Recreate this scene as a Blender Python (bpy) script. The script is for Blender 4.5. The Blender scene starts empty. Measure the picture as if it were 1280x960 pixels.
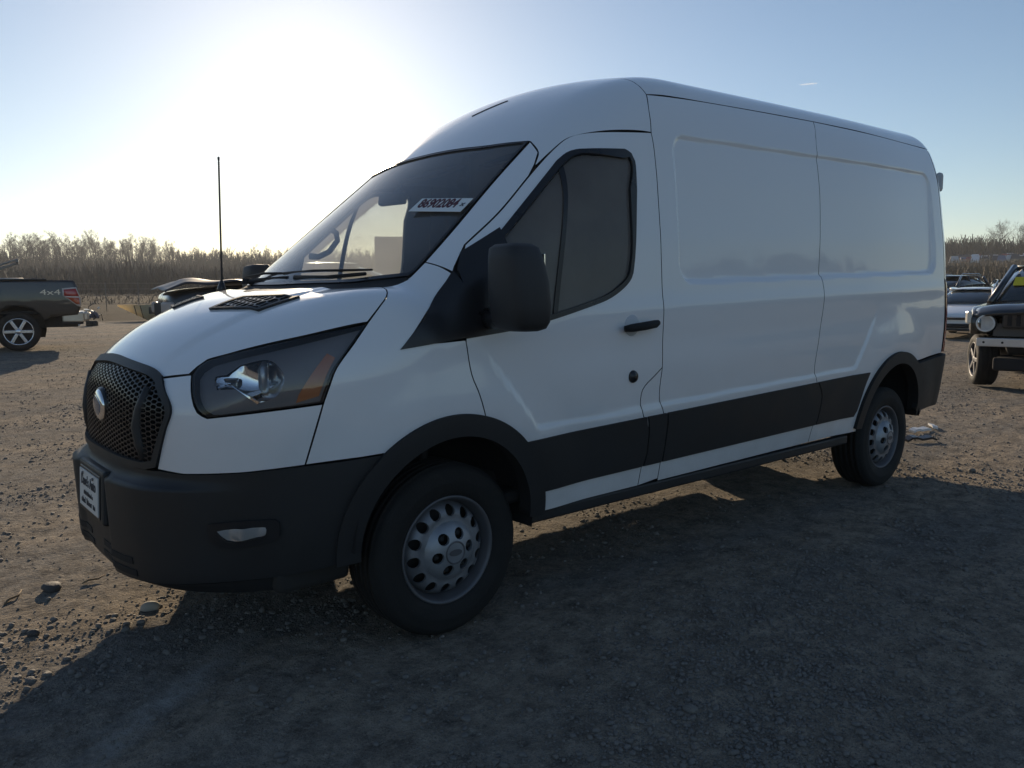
import bpy, bmesh, math, random
import numpy as np
from mathutils import Vector, Matrix
from mathutils.geometry import delaunay_2d_cdt

SC = bpy.context.scene
RAD = math.radians

# ------------------------------------------------------------------ camera
cam_d = bpy.data.cameras.new('camera')
cam = bpy.data.objects.new('camera', cam_d)
SC.collection.objects.link(cam)
cam_d.sensor_width = 36.0
cam_d.lens = 988.577 / 1280 * 36
cam_d.clip_start = 0.05
cam_d.clip_end = 4000
CAM = np.array([-0.76137, -3.48887, 1.37743])
def cam_axes(yaw=50.1156, pitch=-6.5317, roll=-0.4365):
    a, b, c = RAD(yaw), RAD(pitch), RAD(roll)
    f = np.array([math.cos(a)*math.cos(b), math.sin(a)*math.cos(b), math.sin(b)])
    r = np.array([math.sin(a), -math.cos(a), 0.0])
    u = np.cross(r, f)
    return math.cos(c)*r + math.sin(c)*u, -math.sin(c)*r + math.cos(c)*u, f
_r, _u, _f = cam_axes()
cam.matrix_world = Matrix(((_r[0], _u[0], -_f[0], CAM[0]), (_r[1], _u[1], -_f[1], CAM[1]),
                           (_r[2], _u[2], -_f[2], CAM[2]), (0, 0, 0, 1)))
SC.camera = cam

# ------------------------------------------------------------------ sky and sun
SUN_AZ, SUN_EL = 64.0, 16.4          # azimuth measured from +x towards +y
world = bpy.data.worlds.new('World')
SC.world = world
world.use_nodes = True
wn = world.node_tree
bg = wn.nodes['Background']
sky = wn.nodes.new('ShaderNodeTexSky')
sky.sky_type = 'NISHITA'
sky.sun_disc = False
sky.sun_elevation = RAD(SUN_EL)
sky.sun_rotation = RAD(90.0 - SUN_AZ)
sky.air_density = 0.97
sky.dust_density = 0.30
sky.ozone_density = 2.0
sky.altitude = 200
wn.links.new(sky.outputs[0], bg.inputs[0])
bg.inputs[1].default_value = 0.10
sun_d = bpy.data.lights.new('sun', 'SUN')
sun = bpy.data.objects.new('sun', sun_d)
SC.collection.objects.link(sun)
sun_d.energy = 5.0
sun_d.angle = RAD(0.53)
sun_d.color = (1.0, 0.80, 0.56)
_sd = Vector((math.cos(RAD(SUN_AZ))*math.cos(RAD(SUN_EL)), math.sin(RAD(SUN_AZ))*math.cos(RAD(SUN_EL)), math.sin(RAD(SUN_EL))))
sun.rotation_euler = _sd.to_track_quat('Z', 'Y').to_euler()
sun.location = _sd * 60

SC.view_settings.view_transform = 'Standard'
SC.view_settings.look = 'None'
SC.view_settings.exposure = 0.12
SC.view_settings.gamma = 1.0
SC.view_settings.use_curve_mapping = False
SC.render.engine = 'CYCLES'
SC.cycles.use_denoising = True
SC.cycles.max_bounces = 8
SC.cycles.transparent_max_bounces = 24
SC.cycles.caustics_reflective = False
SC.cycles.caustics_refractive = False
SC.cycles.sample_clamp_indirect = 6.0

# ------------------------------------------------------------------ materials
def nt(name):
    m = bpy.data.materials.new(name)
    m.use_nodes = True
    return m, m.node_tree.nodes, m.node_tree.links
def mat(name, col, rough=.5, metal=0., coat=0., spec=.5, var=0., vscale=6., bump=0., bscale=60., emit=None, coat_rough=.03):
    m, n, l = nt(name)
    p = n['Principled BSDF']
    p.inputs['Base Color'].default_value = (*col, 1)
    p.inputs['Roughness'].default_value = rough
    p.inputs['Metallic'].default_value = metal
    p.inputs['Coat Weight'].default_value = coat
    p.inputs['Coat Roughness'].default_value = coat_rough
    p.inputs['Specular IOR Level'].default_value = spec
    if var or bump:
        tc = n.new('ShaderNodeTexCoord')
    if var:
        t = n.new('ShaderNodeTexNoise'); t.inputs['Scale'].default_value = vscale; t.inputs['Detail'].default_value = 6
        l.new(tc.outputs['Object'], t.inputs['Vector'])
        mx = n.new('ShaderNodeMix'); mx.data_type = 'RGBA'
        mx.inputs[6].default_value = (*[c*(1-var) for c in col], 1)
        mx.inputs[7].default_value = (*[min(1, c*(1+var)) for c in col], 1)
        l.new(t.outputs['Fac'], mx.inputs[0]); l.new(mx.outputs[2], p.inputs['Base Color'])
        mr = n.new('ShaderNodeMapRange'); mr.inputs[3].default_value = max(0.02, rough*(1-.35)); mr.inputs[4].default_value = min(1, rough*(1+.35))
        l.new(t.outputs['Fac'], mr.inputs[0]); l.new(mr.outputs[0], p.inputs['Roughness'])
    if bump:
        t2 = n.new('ShaderNodeTexNoise'); t2.inputs['Scale'].default_value = bscale; t2.inputs['Detail'].default_value = 4
        l.new(tc.outputs['Object'], t2.inputs['Vector'])
        b = n.new('ShaderNodeBump'); b.inputs['Strength'].default_value = bump; b.inputs['Distance'].default_value = .01
        l.new(t2.outputs['Fac'], b.inputs['Height']); l.new(b.outputs['Normal'], p.inputs['Normal'])
    return m
def glass(name, tint, dust=0.0, dust_flare_col=(.8, .8, .8), refl=1.0):
    m, n, l = nt(name)
    n.remove(n['Principled BSDF'])
    out = n['Material Output']
    tr = n.new('ShaderNodeBsdfTransparent'); tr.inputs[0].default_value = (*tint, 1)
    gl = n.new('ShaderNodeBsdfGlossy'); gl.inputs['Roughness'].default_value = .01; gl.inputs[0].default_value = (refl, refl, refl, 1)
    fr = n.new('ShaderNodeFresnel'); fr.inputs[0].default_value = 1.5
    mx = n.new('ShaderNodeMixShader')
    l.new(fr.outputs[0], mx.inputs[0]); l.new(tr.outputs[0], mx.inputs[1]); l.new(gl.outputs[0], mx.inputs[2])
    last = mx
    if dust:  # surface dust; on the windshield also a painted flare veil
        tl = n.new('ShaderNodeBsdfTranslucent'); tl.inputs[0].default_value = (*dust_flare_col, 1)
        df = n.new('ShaderNodeBsdfDiffuse'); df.inputs[0].default_value = (*dust_flare_col, 1)
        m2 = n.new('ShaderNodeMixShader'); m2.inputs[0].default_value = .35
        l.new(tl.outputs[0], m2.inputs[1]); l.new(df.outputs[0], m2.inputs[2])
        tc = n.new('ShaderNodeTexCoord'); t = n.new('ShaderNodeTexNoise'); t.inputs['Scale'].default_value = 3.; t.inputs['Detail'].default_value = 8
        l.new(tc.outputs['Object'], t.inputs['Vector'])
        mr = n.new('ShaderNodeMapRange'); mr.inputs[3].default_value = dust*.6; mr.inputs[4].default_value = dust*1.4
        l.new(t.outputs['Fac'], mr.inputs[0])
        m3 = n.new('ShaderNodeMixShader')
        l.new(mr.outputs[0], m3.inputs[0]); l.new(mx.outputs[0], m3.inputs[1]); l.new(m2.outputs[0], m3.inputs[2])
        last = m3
    l.new(last.outputs[0], out.inputs[0])
    return m
def paint(name, col, dirt=(.30, .25, .19)):
    """glossy car paint with a light film of road dust low on the body"""
    m, n, l = nt(name)
    p = n['Principled BSDF']
    p.inputs['Roughness'].default_value = .38
    p.inputs['Coat Weight'].default_value = 1.0
    p.inputs['Coat Roughness'].default_value = .035
    geo = n.new('ShaderNodeNewGeometry'); sep = n.new('ShaderNodeSeparateXYZ'); l.new(geo.outputs['Position'], sep.inputs[0])
    t = n.new('ShaderNodeTexNoise'); t.inputs['Scale'].default_value = 5.; t.inputs['Detail'].default_value = 9; t.inputs['Roughness'].default_value = .65
    l.new(geo.outputs['Position'], t.inputs['Vector'])
    mr = n.new('ShaderNodeMapRange'); mr.inputs[1].default_value = 1.15; mr.inputs[2].default_value = .35; mr.inputs[3].default_value = 0.03; mr.inputs[4].default_value = .5
    l.new(sep.outputs[2], mr.inputs[0])
    mu = n.new('ShaderNodeMath'); mu.operation = 'MULTIPLY'; l.new(mr.outputs[0], mu.inputs[0]); l.new(t.outputs['Fac'], mu.inputs[1])
    mx = n.new('ShaderNodeMix'); mx.data_type = 'RGBA'
    mx.inputs[6].default_value = (*col, 1); mx.inputs[7].default_value = (*dirt, 1)
    l.new(mu.outputs[0], mx.inputs[0]); l.new(mx.outputs[2], p.inputs['Base Color'])
    m2 = n.new('ShaderNodeMapRange'); m2.inputs[1].default_value = 0.; m2.inputs[2].default_value = .35; m2.inputs[3].default_value = .02; m2.inputs[4].default_value = .30
    l.new(mu.outputs[0], m2.inputs[0]); l.new(m2.outputs[0], p.inputs['Coat Roughness'])
    # pressed sheet is never quite flat: faint waviness in what it mirrors
    tw = n.new('ShaderNodeTexNoise'); tw.inputs['Scale'].default_value = 2.6; tw.inputs['Detail'].default_value = 1.5; l.new(geo.outputs['Position'], tw.inputs['Vector'])
    bw = n.new('ShaderNodeBump'); bw.inputs['Strength'].default_value = 1.; bw.inputs['Distance'].default_value = .0045
    l.new(tw.outputs['Fac'], bw.inputs['Height']); l.new(bw.outputs[0], p.inputs['Coat Normal'])
    return m

M_WHITE = paint('white_paint', (.87, .865, .87))
M_TRIM = mat('dark_inner_trim', (.025, .025, .027), .7)
M_CLAD = mat('grey_black_plastic', (.019, .0195, .021), .55, var=.25, vscale=4, bump=.12, bscale=500)
M_CLAD2 = mat('black_gloss_plastic', (.02, .02, .022), .3, var=.2)
M_BLACK = mat('matt_black', (.012, .012, .013), .8)
M_RUBBER = mat('tyre_rubber', (.011, .0105, .010), .92, var=.4, vscale=9, bump=.25, bscale=120)
M_STEEL = mat('silver_wheel_paint', (.33, .345, .37), .45, metal=.5, var=.45, vscale=9)
M_DISC = mat('grimy_wheel_steel', (.23, .235, .25), .5, metal=.45, var=.5, vscale=11)
M_RIMDIRT = mat('dull_rim_steel', (.14, .14, .15), .55, metal=.5, var=.3, vscale=10)
M_CHROME = mat('chrome', (.82, .83, .85), .06, metal=1.)
M_GLASS = glass('tinted_side_glass', (.74, .77, .75), dust=.5, dust_flare_col=(.60, .58, .56))
M_WS = glass('flare_veiled_windshield_glass', (.90, .95, .93), dust=.22, dust_flare_col=(.85, .87, .9))  # beyond a thin film, this paints a bright lens-flare veil into the pane
M_LENS = glass('clear_lens', (.92, .92, .92), dust=.03)
M_ORANGE = mat('amber_reflector', (.62, .17, .03), .3, coat=.6)
M_RED = mat('red_lens', (.42, .015, .012), .2, coat=1.)
M_SEAT = mat('dark_grey_seat_cloth', (.05, .048, .05), .95)
M_DASH = mat('grey_dashboard_plastic', (.05, .05, .052), .6)
M_PAPER = mat('white_paper', (.8, .8, .78), .8)
M_INK = mat('black_ink', (.05, .05, .06), .7)
M_REDINK = mat('dark_red_ink', (.10, .02, .03), .7)
M_BEZEL = mat('smoked_lamp_bezel', (.26, .24, .245), .5)

# ------------------------------------------------------------------ object helpers
LOC = {}
def obj(name, me, parent=None, loc=None):
    o = bpy.data.objects.new(name, me)
    SC.collection.objects.link(o)
    if parent is not None:
        o.parent = parent
    if loc is not None:
        o.location = loc
    return o
def empty(name, loc=(0, 0, 0), rz=0., parent=None):
    o = obj(name, None, parent, loc)
    o.empty_display_size = .2
    o.rotation_euler = (0, 0, rz)
    return o
def tag(o, label=None, cat=None, group=None, kind=None):
    if label: o['label'] = label
    if cat: o['category'] = cat
    if group: o['group'] = group
    if kind: o['kind'] = kind
    return o
def mesh(name, V, F, mats, fm=None, smooth=True, normals=None):
    """V (n,3), F list of tuples, fm material index per face; normals per vertex (0 = automatic)"""
    me = bpy.data.meshes.new(name)
    me.from_pydata([tuple(map(float, v)) for v in V], [], [tuple(map(int, f)) for f in F])
    if not isinstance(mats, (list, tuple)): mats = [mats]
    for m in mats: me.materials.append(m)
    if fm is not None: me.polygons.foreach_set('material_index', np.asarray(fm, dtype=np.int32))
    if smooth is True: me.polygons.foreach_set('use_smooth', np.ones(len(me.polygons), dtype=bool))
    elif smooth is not False: me.polygons.foreach_set('use_smooth', np.asarray(smooth, dtype=bool))
    me.update()
    if normals is not None: me.normals_split_custom_set_from_vertices([tuple(map(float, v)) for v in normals])
    return me
class MB:
    """collects simple solids into one mesh"""
    def __init__(s): s.V = []; s.F = []; s.S = []
    def add(s, V, F, smooth=False):
        b = len(s.V); s.V += [tuple(v) for v in V]; s.F += [tuple(i+b for i in f) for f in F]; s.S += [smooth]*len(F); return s
    def box(s, c, d, rot=None, bev=0.0):
        x, y, z = d[0]/2, d[1]/2, d[2]/2
        if bev > 0:
            bm = bmesh.new(); bmesh.ops.create_cube(bm, size=1)
            for v in bm.verts: v.co = Vector((v.co.x*d[0], v.co.y*d[1], v.co.z*d[2]))
            bmesh.ops.bevel(bm, geom=list(bm.edges), offset=bev, segments=2, profile=.5, affect='EDGES')
            bm.verts.index_update()
            V = [v.co.copy() for v in bm.verts]; F = [[v.index for v in f.verts] for f in bm.faces]; bm.free()
        else:
            V = [Vector((sx*x, sy*y, sz*z)) for sx in (-1, 1) for sy in (-1, 1) for sz in (-1, 1)]
            F = [(0, 1, 3, 2), (4, 6, 7, 5), (0, 4, 5, 1), (2, 3, 7, 6), (0, 2, 6, 4), (1, 5, 7, 3)]
        if rot is not None: V = [rot @ v for v in V]
        return s.add([(v.x+c[0], v.y+c[1], v.z+c[2]) for v in V], F)
    def tube(s, pts, r, n=8, cap=True):
        pts = [Vector(p) for p in pts]; rs = r if isinstance(r, (list, tuple)) else [r]*len(pts)
        V = []; F = []; up = None
        for i, p in enumerate(pts):
            t = (pts[min(i+1, len(pts)-1)] - pts[max(i-1, 0)]).normalized()
            if up is None: up = Vector((0, 0, 1)) if abs(t.z) < .9 else Vector((1, 0, 0))
            a = t.cross(up).normalized(); b = a.cross(t).normalized(); up = b
            V += [p + rs[i]*(math.cos(2*math.pi*k/n)*a + math.sin(2*math.pi*k/n)*b) for k in range(n)]
        for i in range(len(pts)-1):
            for k in range(n):
                F.append((i*n+k, i*n+(k+1) % n, (i+1)*n+(k+1) % n, (i+1)*n+k))
        if cap: F += [tuple(range(n-1, -1, -1)), tuple((len(pts)-1)*n+k for k in range(n))]
        return s.add(V, F, True)
    def lathe(s, prof, axis='y', n=48, c=(0, 0, 0), close=False):
        """prof list of (r, t); t along the axis"""
        V = []; F = []; m = len(prof)
        for k in range(n):
            a = 2*math.pi*k/n; ca, sa = math.cos(a), math.sin(a)
            for r, t in prof:
                p = (r*ca, t, r*sa) if axis == 'y' else ((r*ca, r*sa, t) if axis == 'z' else (t, r*ca, r*sa))
                V.append((p[0]+c[0], p[1]+c[1], p[2]+c[2]))
        for k in range(n):
            k2 = (k+1) % n
            for i in range(m-1 if not close else m):
                j = (i+1) % m
                F.append((k*m+i, k*m+j, k2*m+j, k2*m+i))
        return s.add(V, F, True)
    def build(s, name, mat_, parent=None, loc=None, smooth=None):
        return obj(name, mesh(name, s.V, s.F, mat_, smooth=s.S if smooth is None else smooth), parent, loc)
def rz(a): return Matrix.Rotation(a, 3, 'Z')
def ry(a): return Matrix.Rotation(a, 3, 'Y')
def rx(a): return Matrix.Rotation(a, 3, 'X')

# ---------------------------------------------------------------- polygons -> triangles
def catmull(P, step):
    P = np.asarray(P, float)
    if len(P) < 3: return dense(P, step)
    Q = np.vstack([2*P[0]-P[1], P, 2*P[-1]-P[-2]])
    out = []
    for i in range(1, len(Q)-2):
        n = max(1, int(np.linalg.norm(Q[i+1]-Q[i])/step))
        for t in np.arange(n)/n:
            a, b, c, d = Q[i-1], Q[i], Q[i+1], Q[i+2]
            out.append(.5*((2*b)+(-a+c)*t+(2*a-5*b+4*c-d)*t*t+(-a+3*b-3*c+d)*t**3))
    out.append(P[-1])
    return np.array(out)
def dense(P, step):
    P = np.asarray(P, float); out = []
    for a, b in zip(P[:-1], P[1:]):
        n = max(1, int(math.ceil(np.linalg.norm(b-a)/step)))
        out += [a+(b-a)*t for t in np.arange(n)/n]
    out.append(P[-1]); return np.array(out)
def ring(segs, step):
    """segs: list of point lists; each list is a smooth curve, joints between lists are corners"""
    out = []
    for i, s in enumerate(segs):
        s = np.asarray(s, float); nx = np.asarray(segs[(i+1) % len(segs)], float)[:1]
        c = catmull(s, step) if len(s) > 2 else dense(s, step) if len(s) > 1 else s
        out.append(c[:-1] if len(c) > 1 and np.linalg.norm(c[-1]-nx[0]) < 1e-6 else c)
        last = out[-1][-1]
        g = dense(np.vstack([c[-1], nx[0]]), step)[1:-1] if np.linalg.norm(c[-1]-nx[0]) > 1e-6 else np.zeros((0, s.shape[1]))
        if len(g): out.append(g)
    return np.vstack(out)
def area2(P): return .5*np.sum(P[:, 0]*np.roll(P[:, 1], -1)-P[:, 1]*np.roll(P[:, 0], -1))
def inset(P, g):
    if area2(P) < 0: P = P[::-1]
    d = np.roll(P, -1, 0)-P; d /= np.linalg.norm(d, axis=1)[:, None]+1e-12
    nrm = np.c_[-d[:, 1], d[:, 0]]; pn = np.roll(nrm, 1, 0)
    m = nrm+pn; m /= np.maximum(np.sum(m*m, 1), .35)[:, None]/2
    return P+g*m
def inside(P, Q):
    """Q points inside polygon P"""
    a = P; b = np.roll(P, -1, 0); r = np.zeros(len(Q), bool)
    for i in range(0, len(Q), 4000):
        q = Q[i:i+4000]
        c = (a[None, :, 1] > q[:, None, 1]) != (b[None, :, 1] > q[:, None, 1])
        xs = (b[None, :, 0]-a[None, :, 0])*(q[:, None, 1]-a[None, :, 1])/(b[None, :, 1]-a[None, :, 1]+1e-15)+a[None, :, 0]
        r[i:i+4000] = (np.sum(c & (q[:, None, 0] < xs), 1) % 2) == 1
    return r
def bdist(P, Q):
    a = P; ab = np.roll(P, -1, 0)-P; L2 = np.sum(ab*ab, 1)+1e-15; r = np.zeros(len(Q))
    for i in range(0, len(Q), 3000):
        q = Q[i:i+3000]; t = np.clip(np.sum((q[:, None]-a[None])*ab[None], 2)/L2, 0, 1)
        r[i:i+3000] = np.sqrt(np.min(np.sum((q[:, None]-a[None]-t[:, :, None]*ab[None])**2, 2), 1))
    return r
def triangulate(P, holes=(), res=.03):
    """constrained triangulation of polygon P minus holes; returns V2, tris, loops (index lists)"""
    lo, hi = P.min(0), P.max(0)
    gx, gy = np.meshgrid(np.arange(lo[0], hi[0], res), np.arange(lo[1], hi[1], res))
    gx = gx+(np.arange(gx.shape[0]) % 2)[:, None]*res*.5
    G = np.c_[gx.ravel(), gy.ravel()]
    G = G[inside(P, G)]; G = G[bdist(P, G) > res*.45]
    for h in holes:
        G = G[~inside(h, G)]; G = G[bdist(h, G) > res*.45]
    V = list(P); loops = [list(range(len(P)))]
    for h in holes:
        loops.append(list(range(len(V), len(V)+len(h)))); V += list(h)
    E = []
    for lp in loops: E += [(lp[i], lp[(i+1) % len(lp)]) for i in range(len(lp))]
    allV = np.vstack([np.array(V), G]) if len(G) else np.array(V)
    r = delaunay_2d_cdt([Vector(v) for v in allV], E, [], 0, 1e-7, True)
    V2 = np.array([v[:] for v in r[0]]); T = np.array([f[:] for f in r[2]])
    orig = r[3]; mp = {}
    for i, o in enumerate(orig):
        for k in o: mp[k] = i
    c = V2[T].mean(1); keep = inside(P, c)
    for h in holes: keep &= ~inside(h, c)
    T = T[keep]
    loops = [[mp.get(k, -1) for k in lp] for lp in loops]
    return V2, T, [[k for k in lp if k >= 0] for lp in loops]

# ================================================================== THE VAN: one implicit body, panels cut from it
def _tab(knots, lo, hi, sig, n=2000):
    k=np.array(knots,float); g=np.linspace(lo,hi,n); v=np.interp(g,k[:,0],k[:,1])
    h=g[1]-g[0]; m=max(1,int(3*sig/h)); w=np.exp(-.5*(np.arange(-m,m+1)*h/sig)**2); w/=w.sum()
    vp=np.r_[2*v[0]-v[m:0:-1], v, 2*v[-1]-v[-2:-m-2:-1]]
    return g,np.convolve(vp,w,'valid')
def _ev(t,x): return np.interp(x,t[0],t[1])
def ss(a,b,x):
    t=np.clip((x-a)/(b-a),0,1); return t*t*(3-2*t)
def smax(a,b,k):
    h=np.clip(.5+.5*(a-b)/k,0,1); return b+(a-b)*h+k*h*(1-h)
def smin(a,b,k): return -smax(-a,-b,k)
RAKE=.028
T_W=_tab([(.1,.90),(.25,.93),(.38,.965),(.5,.985),(.62,1.0),(.76,1.016),(.84,1.022),(.95,1.028),(1.08,1.028),(1.2,1.022),(1.3,1.013),(1.6,.998),(1.9,.968),(2.05,.945),(2.17,.910),(2.25,.876),(2.35,.835),(2.7,.70)],0,2.8,.03)
T_X0=_tab([(0,.10),(.28,.05),(.36,.0),(.5,-.005),(.7,-.012),(.95,-.012),(1.10,.003),(1.20,.05),(1.45,.40),(1.75,.80),(2.06,1.2),(2.4,1.5),(2.8,1.8)],0,2.8,.03)
T_H=_tab([(-.4,.75),(-.1,1.03),(0,1.125),(.1,1.205),(.2,1.268),(.32,1.322),(.44,1.362),(.6,1.395),(.75,1.412),(1.0,1.43),(1.6,1.45)],-.5,2.,.03)
L=5.98
FLARE=((1.023,.36,.50,.78),(4.773,.36,.50,.78))
def disp(x,zb):
    d=0*x
    for xc,zc,r0,r1 in FLARE:
        r=np.hypot(x-xc,(zb-zc)*1.0)
        d=d+.020*(1-ss(r0,r1,r))
    # stamped cargo recess
    bx=np.abs(x-3.92)-(1.515-.10); bz=np.abs(zb-1.745)-(.362-.10)
    rr=np.hypot(np.maximum(bx,0),np.maximum(bz,0))+np.minimum(np.maximum(bx,bz),0)-.10
    d=d-(.021-.022*(zb-1.745))*(1-ss(-.020,.012,rr))
    # waist crease scoop below the belt
    along=ss(1.15,1.75,x)*(1-ss(4.35,4.75,x))
    zc=1.055+.0*x
    d=d-.007*along*np.exp(-((zb-1.10)/.085)**2)
    xl=1.43-(zb-.80)*.78; xr=4.20+(zb-.80)*.75
    d=d-.011*ss(-.012,.030,x-xl)*ss(-.012,.030,xr-x)*ss(.778,.812,zb)*(1-ss(.90,1.22,zb))
    d=d+.006*ss(1.3,2.2,x)*(1-ss(5.3,5.9,x))*np.exp(-((zb-1.27)/.05)**2)
    return d
def fbody(P):
    x=P[...,0];y=np.abs(P[...,1]);zb=P[...,2]-RAKE*(P[...,0]-1.0)
    W=_ev(T_W,zb)*(1-(.05+.025*ss(1.3,2.0,zb))*ss(4.3,6.1,x)-.02*ss(1.6,.3,x))
    W=W+disp(x,zb)
    x0=_ev(T_X0,zb)
    bump=.066*(1-.30*(1-ss(.19,.27,y)))*ss(.28,.36,zb)*(1-ss(.715,.745,zb))*(1-ss(.45,.85,y))
    a=.90-.05*ss(1.2,1.45,zb)
    q=3.0
    u=np.clip((x0+a-x-bump*(1-ss(.0,.5,x)))/a,0,None)
    ar=.42; xr=L-ar-.02*ss(1.0,2.5,zb)
    v=np.clip((x-xr)/ar,0,None)
    g=u**2+v**2.4+(y/W)**q
    fw=(g**(1/q)-1)*W
    yd=1-ss(.1,.75,x)
    th=_ev(T_H,x-.25*y*y*yd)-.16*y*y*yd-.01*y*y
    # raised centre of the bonnet
    th=th+.010*(1-ss(.50,.56,y+.12*(1-ss(0.,.6,x))))*ss(.02,.25,x)
    ws=1.395+.785*(x-.70)-.215*y*y
    roof=2.515-.13*y*y-.012*ss(3.5,6,x)
    up=smin(ws,roof,.38)
    T=smax(th,up,.03)
    wsl=ss(.75,1.0,x)*(1-ss(2.0,2.5,x))
    c=1-.2*wsl-.15*(1-ss(.1,.4,x))
    ft=(zb-T)*c
    k=.07+.05*ss(.1,.5,x)+.09*wsl+.06*ss(2.1,2.6,x)
    return smax(fw,ft,k)
def bodyhit(O, D, tmax, n=46):
    out = np.zeros(len(D))
    ts = np.linspace(0, tmax, n)
    for i in range(0, len(D), 3000):
        o, d = O[i:i+3000], D[i:i+3000]
        f = fbody(o[:, None]+ts[None, :, None]*d[:, None])
        neg = f < 0; j = np.where(neg.any(1), np.maximum(np.argmax(neg, 1), 1), n-1)
        a, b = ts[j-1], ts[j]
        for _ in range(18):
            m = .5*(a+b); p = fbody(o+m[:, None]*d) >= 0
            a = np.where(p, m, a); b = np.where(p, b, m)
        out[i:i+3000] = .5*(a+b)
    return O+out[:, None]*D
def bodynormal(P, e=.0015):
    g = np.stack([fbody(P+np.eye(3)[k]*e)-fbody(P-np.eye(3)[k]*e) for k in range(3)], 1)
    return g/(np.linalg.norm(g, axis=1)[:, None]+1e-12)
class PS:                              # straight in from the driver's side
    def to2(s, P): return P[:, [0, 2]]
    def ray(s, Q): z = np.zeros(len(Q)); return np.c_[Q[:, 0], z-1.35, Q[:, 1]], np.c_[z, z+1, z], 1.25
class PX:                              # round an axis that runs along the van
    def __init__(s, za): s.za = za
    def to2(s, P): return np.c_[P[:, 0], np.arctan2(-P[:, 1], P[:, 2]-s.za)]
    def ray(s, Q): a = Q[:, 1]; z = 0*a; return np.c_[Q[:, 0], -2*np.sin(a), s.za+2*np.cos(a)], np.c_[z, np.sin(a), -np.cos(a)], 1.95
class PC:                              # round an upright axis, facing the nose (d=1) or the tail (d=-1)
    def __init__(s, ax, d=1): s.ax = ax; s.d = d
    def to2(s, P): return np.c_[np.arctan2(-P[:, 1], s.d*(s.ax-P[:, 0])), P[:, 2]]
    def ray(s, Q):
        c, n = np.cos(Q[:, 0]), np.sin(Q[:, 0])
        return np.c_[s.ax-s.d*2*c, -2*n, Q[:, 1]], np.c_[s.d*c, n, 0*c], 1.95
SIDE, NOSE, TAIL, TOP, CAB = PS(), PC(1.05), PC(5.2, -1), PX(1.4), PX(.5)
def p3(L):
    """(x, z) pairs are looked up on the driver's side; triples stay"""
    out = []
    for p in L:
        if len(p) == 3: out.append(np.array(p, float))
        else: out.append(bodyhit(np.array([[p[0], -1.35, p[1]]]), np.array([[0., 1., 0.]]), 1.25)[0])
    return np.array(out)
VORG = Vector((2.9, 0, 0))
van = empty('cargo_van', VORG)
tag(van, 'white high-roofed cargo van with dark lower cladding and a numbered sticker in its windshield', 'van')
def vanmesh(name, V, F, mats, parent, fm=None, smooth=True, normals=None, mirror=False, label=None):
    V = np.asarray(V, float)
    o = obj(name, mesh(name, V-np.array(VORG), F, mats, fm, smooth, normals), parent or van)
    r = [o]
    if mirror:
        F2 = [tuple(f)[::-1] for f in F]
        n2 = None if normals is None else np.asarray(normals)*[1, -1, 1]
        r.append(obj(name, mesh(name, V*[1, -1, 1]-np.array(VORG), F2, mats, fm, smooth, n2), parent or van))
    return r
def panel(name, segs, proj, mats, parent=None, off=0., thick=.018, res=.03, gap=.0026, holes=(), back=True, mirror=False, depth=None):
    P = proj.to2(np.vstack([np.zeros((0, 3))]+[ringpts for ringpts in [p3seg(segs, res)]]))
    P = inset(P, gap) if gap else (P if area2(P) > 0 else P[::-1])
    H = []
    for h in holes:
        h2 = proj.to2(p3seg(h, res)); H.append(h2 if area2(h2) > 0 else h2[::-1])
    V2, T, loops = triangulate(P, H, res)
    O, D, tm = proj.ray(V2)
    Q = bodyhit(O, D, tm); N = bodynormal(Q)
    flip = np.cross(Q[T[:, 1]]-Q[T[:, 0]], Q[T[:, 2]]-Q[T[:, 0]])
    bad = np.sum(flip*N[T[:, 0]], 1) < 0
    T[bad] = T[bad][:, ::-1]
    dd = 0 if depth is None else depth(Q)[:, None]
    A = Q+off*N+dd*N; n = len(A)
    V = [A]; NN = [N if depth is None else np.zeros_like(N)]; F = [tuple(t) for t in T]; fm = [0]*len(F); sm = [True]*len(F)
    if thick:
        Bk = Q+(off-thick)*N
        base = n
        for lp in loops:
            a = len(lp); V += [A[lp], Bk[lp]]; NN += [np.zeros((2*a, 3))]
            for i in range(a):
                j = (i+1) % a
                q = [base+i, base+j, base+a+j, base+a+i]
                e = np.cross(A[lp[j]]-A[lp[i]], -N[lp[i]])
                F.append(tuple(q[::-1])); fm.append(1); sm.append(False)
            base += 2*a
        if back:
            V.append(Bk); NN.append(np.zeros((n, 3)))
            F += [(t[2]+base, t[1]+base, t[0]+base) for t in T]; fm += [1]*len(T); sm += [True]*len(T)
    if not isinstance(mats, (list, tuple)): mats = [mats, mats]
    return vanmesh(name, np.vstack(V), F, mats, parent, fm, sm, np.vstack(NN), mirror)
def p3seg(segs, res):
    """each segment a smooth curve, corners between segments"""
    return ring([p3(s) for s in segs], res)
def arc(c, r, a0, a1, n=24):
    return [(c[0]+r*math.cos(RAD(a)), c[1]+r*math.sin(RAD(a))) for a in np.linspace(a0, a1, n)]
def mir(L): return [(x, -y, z) for x, y, z in L][::-1]

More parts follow.
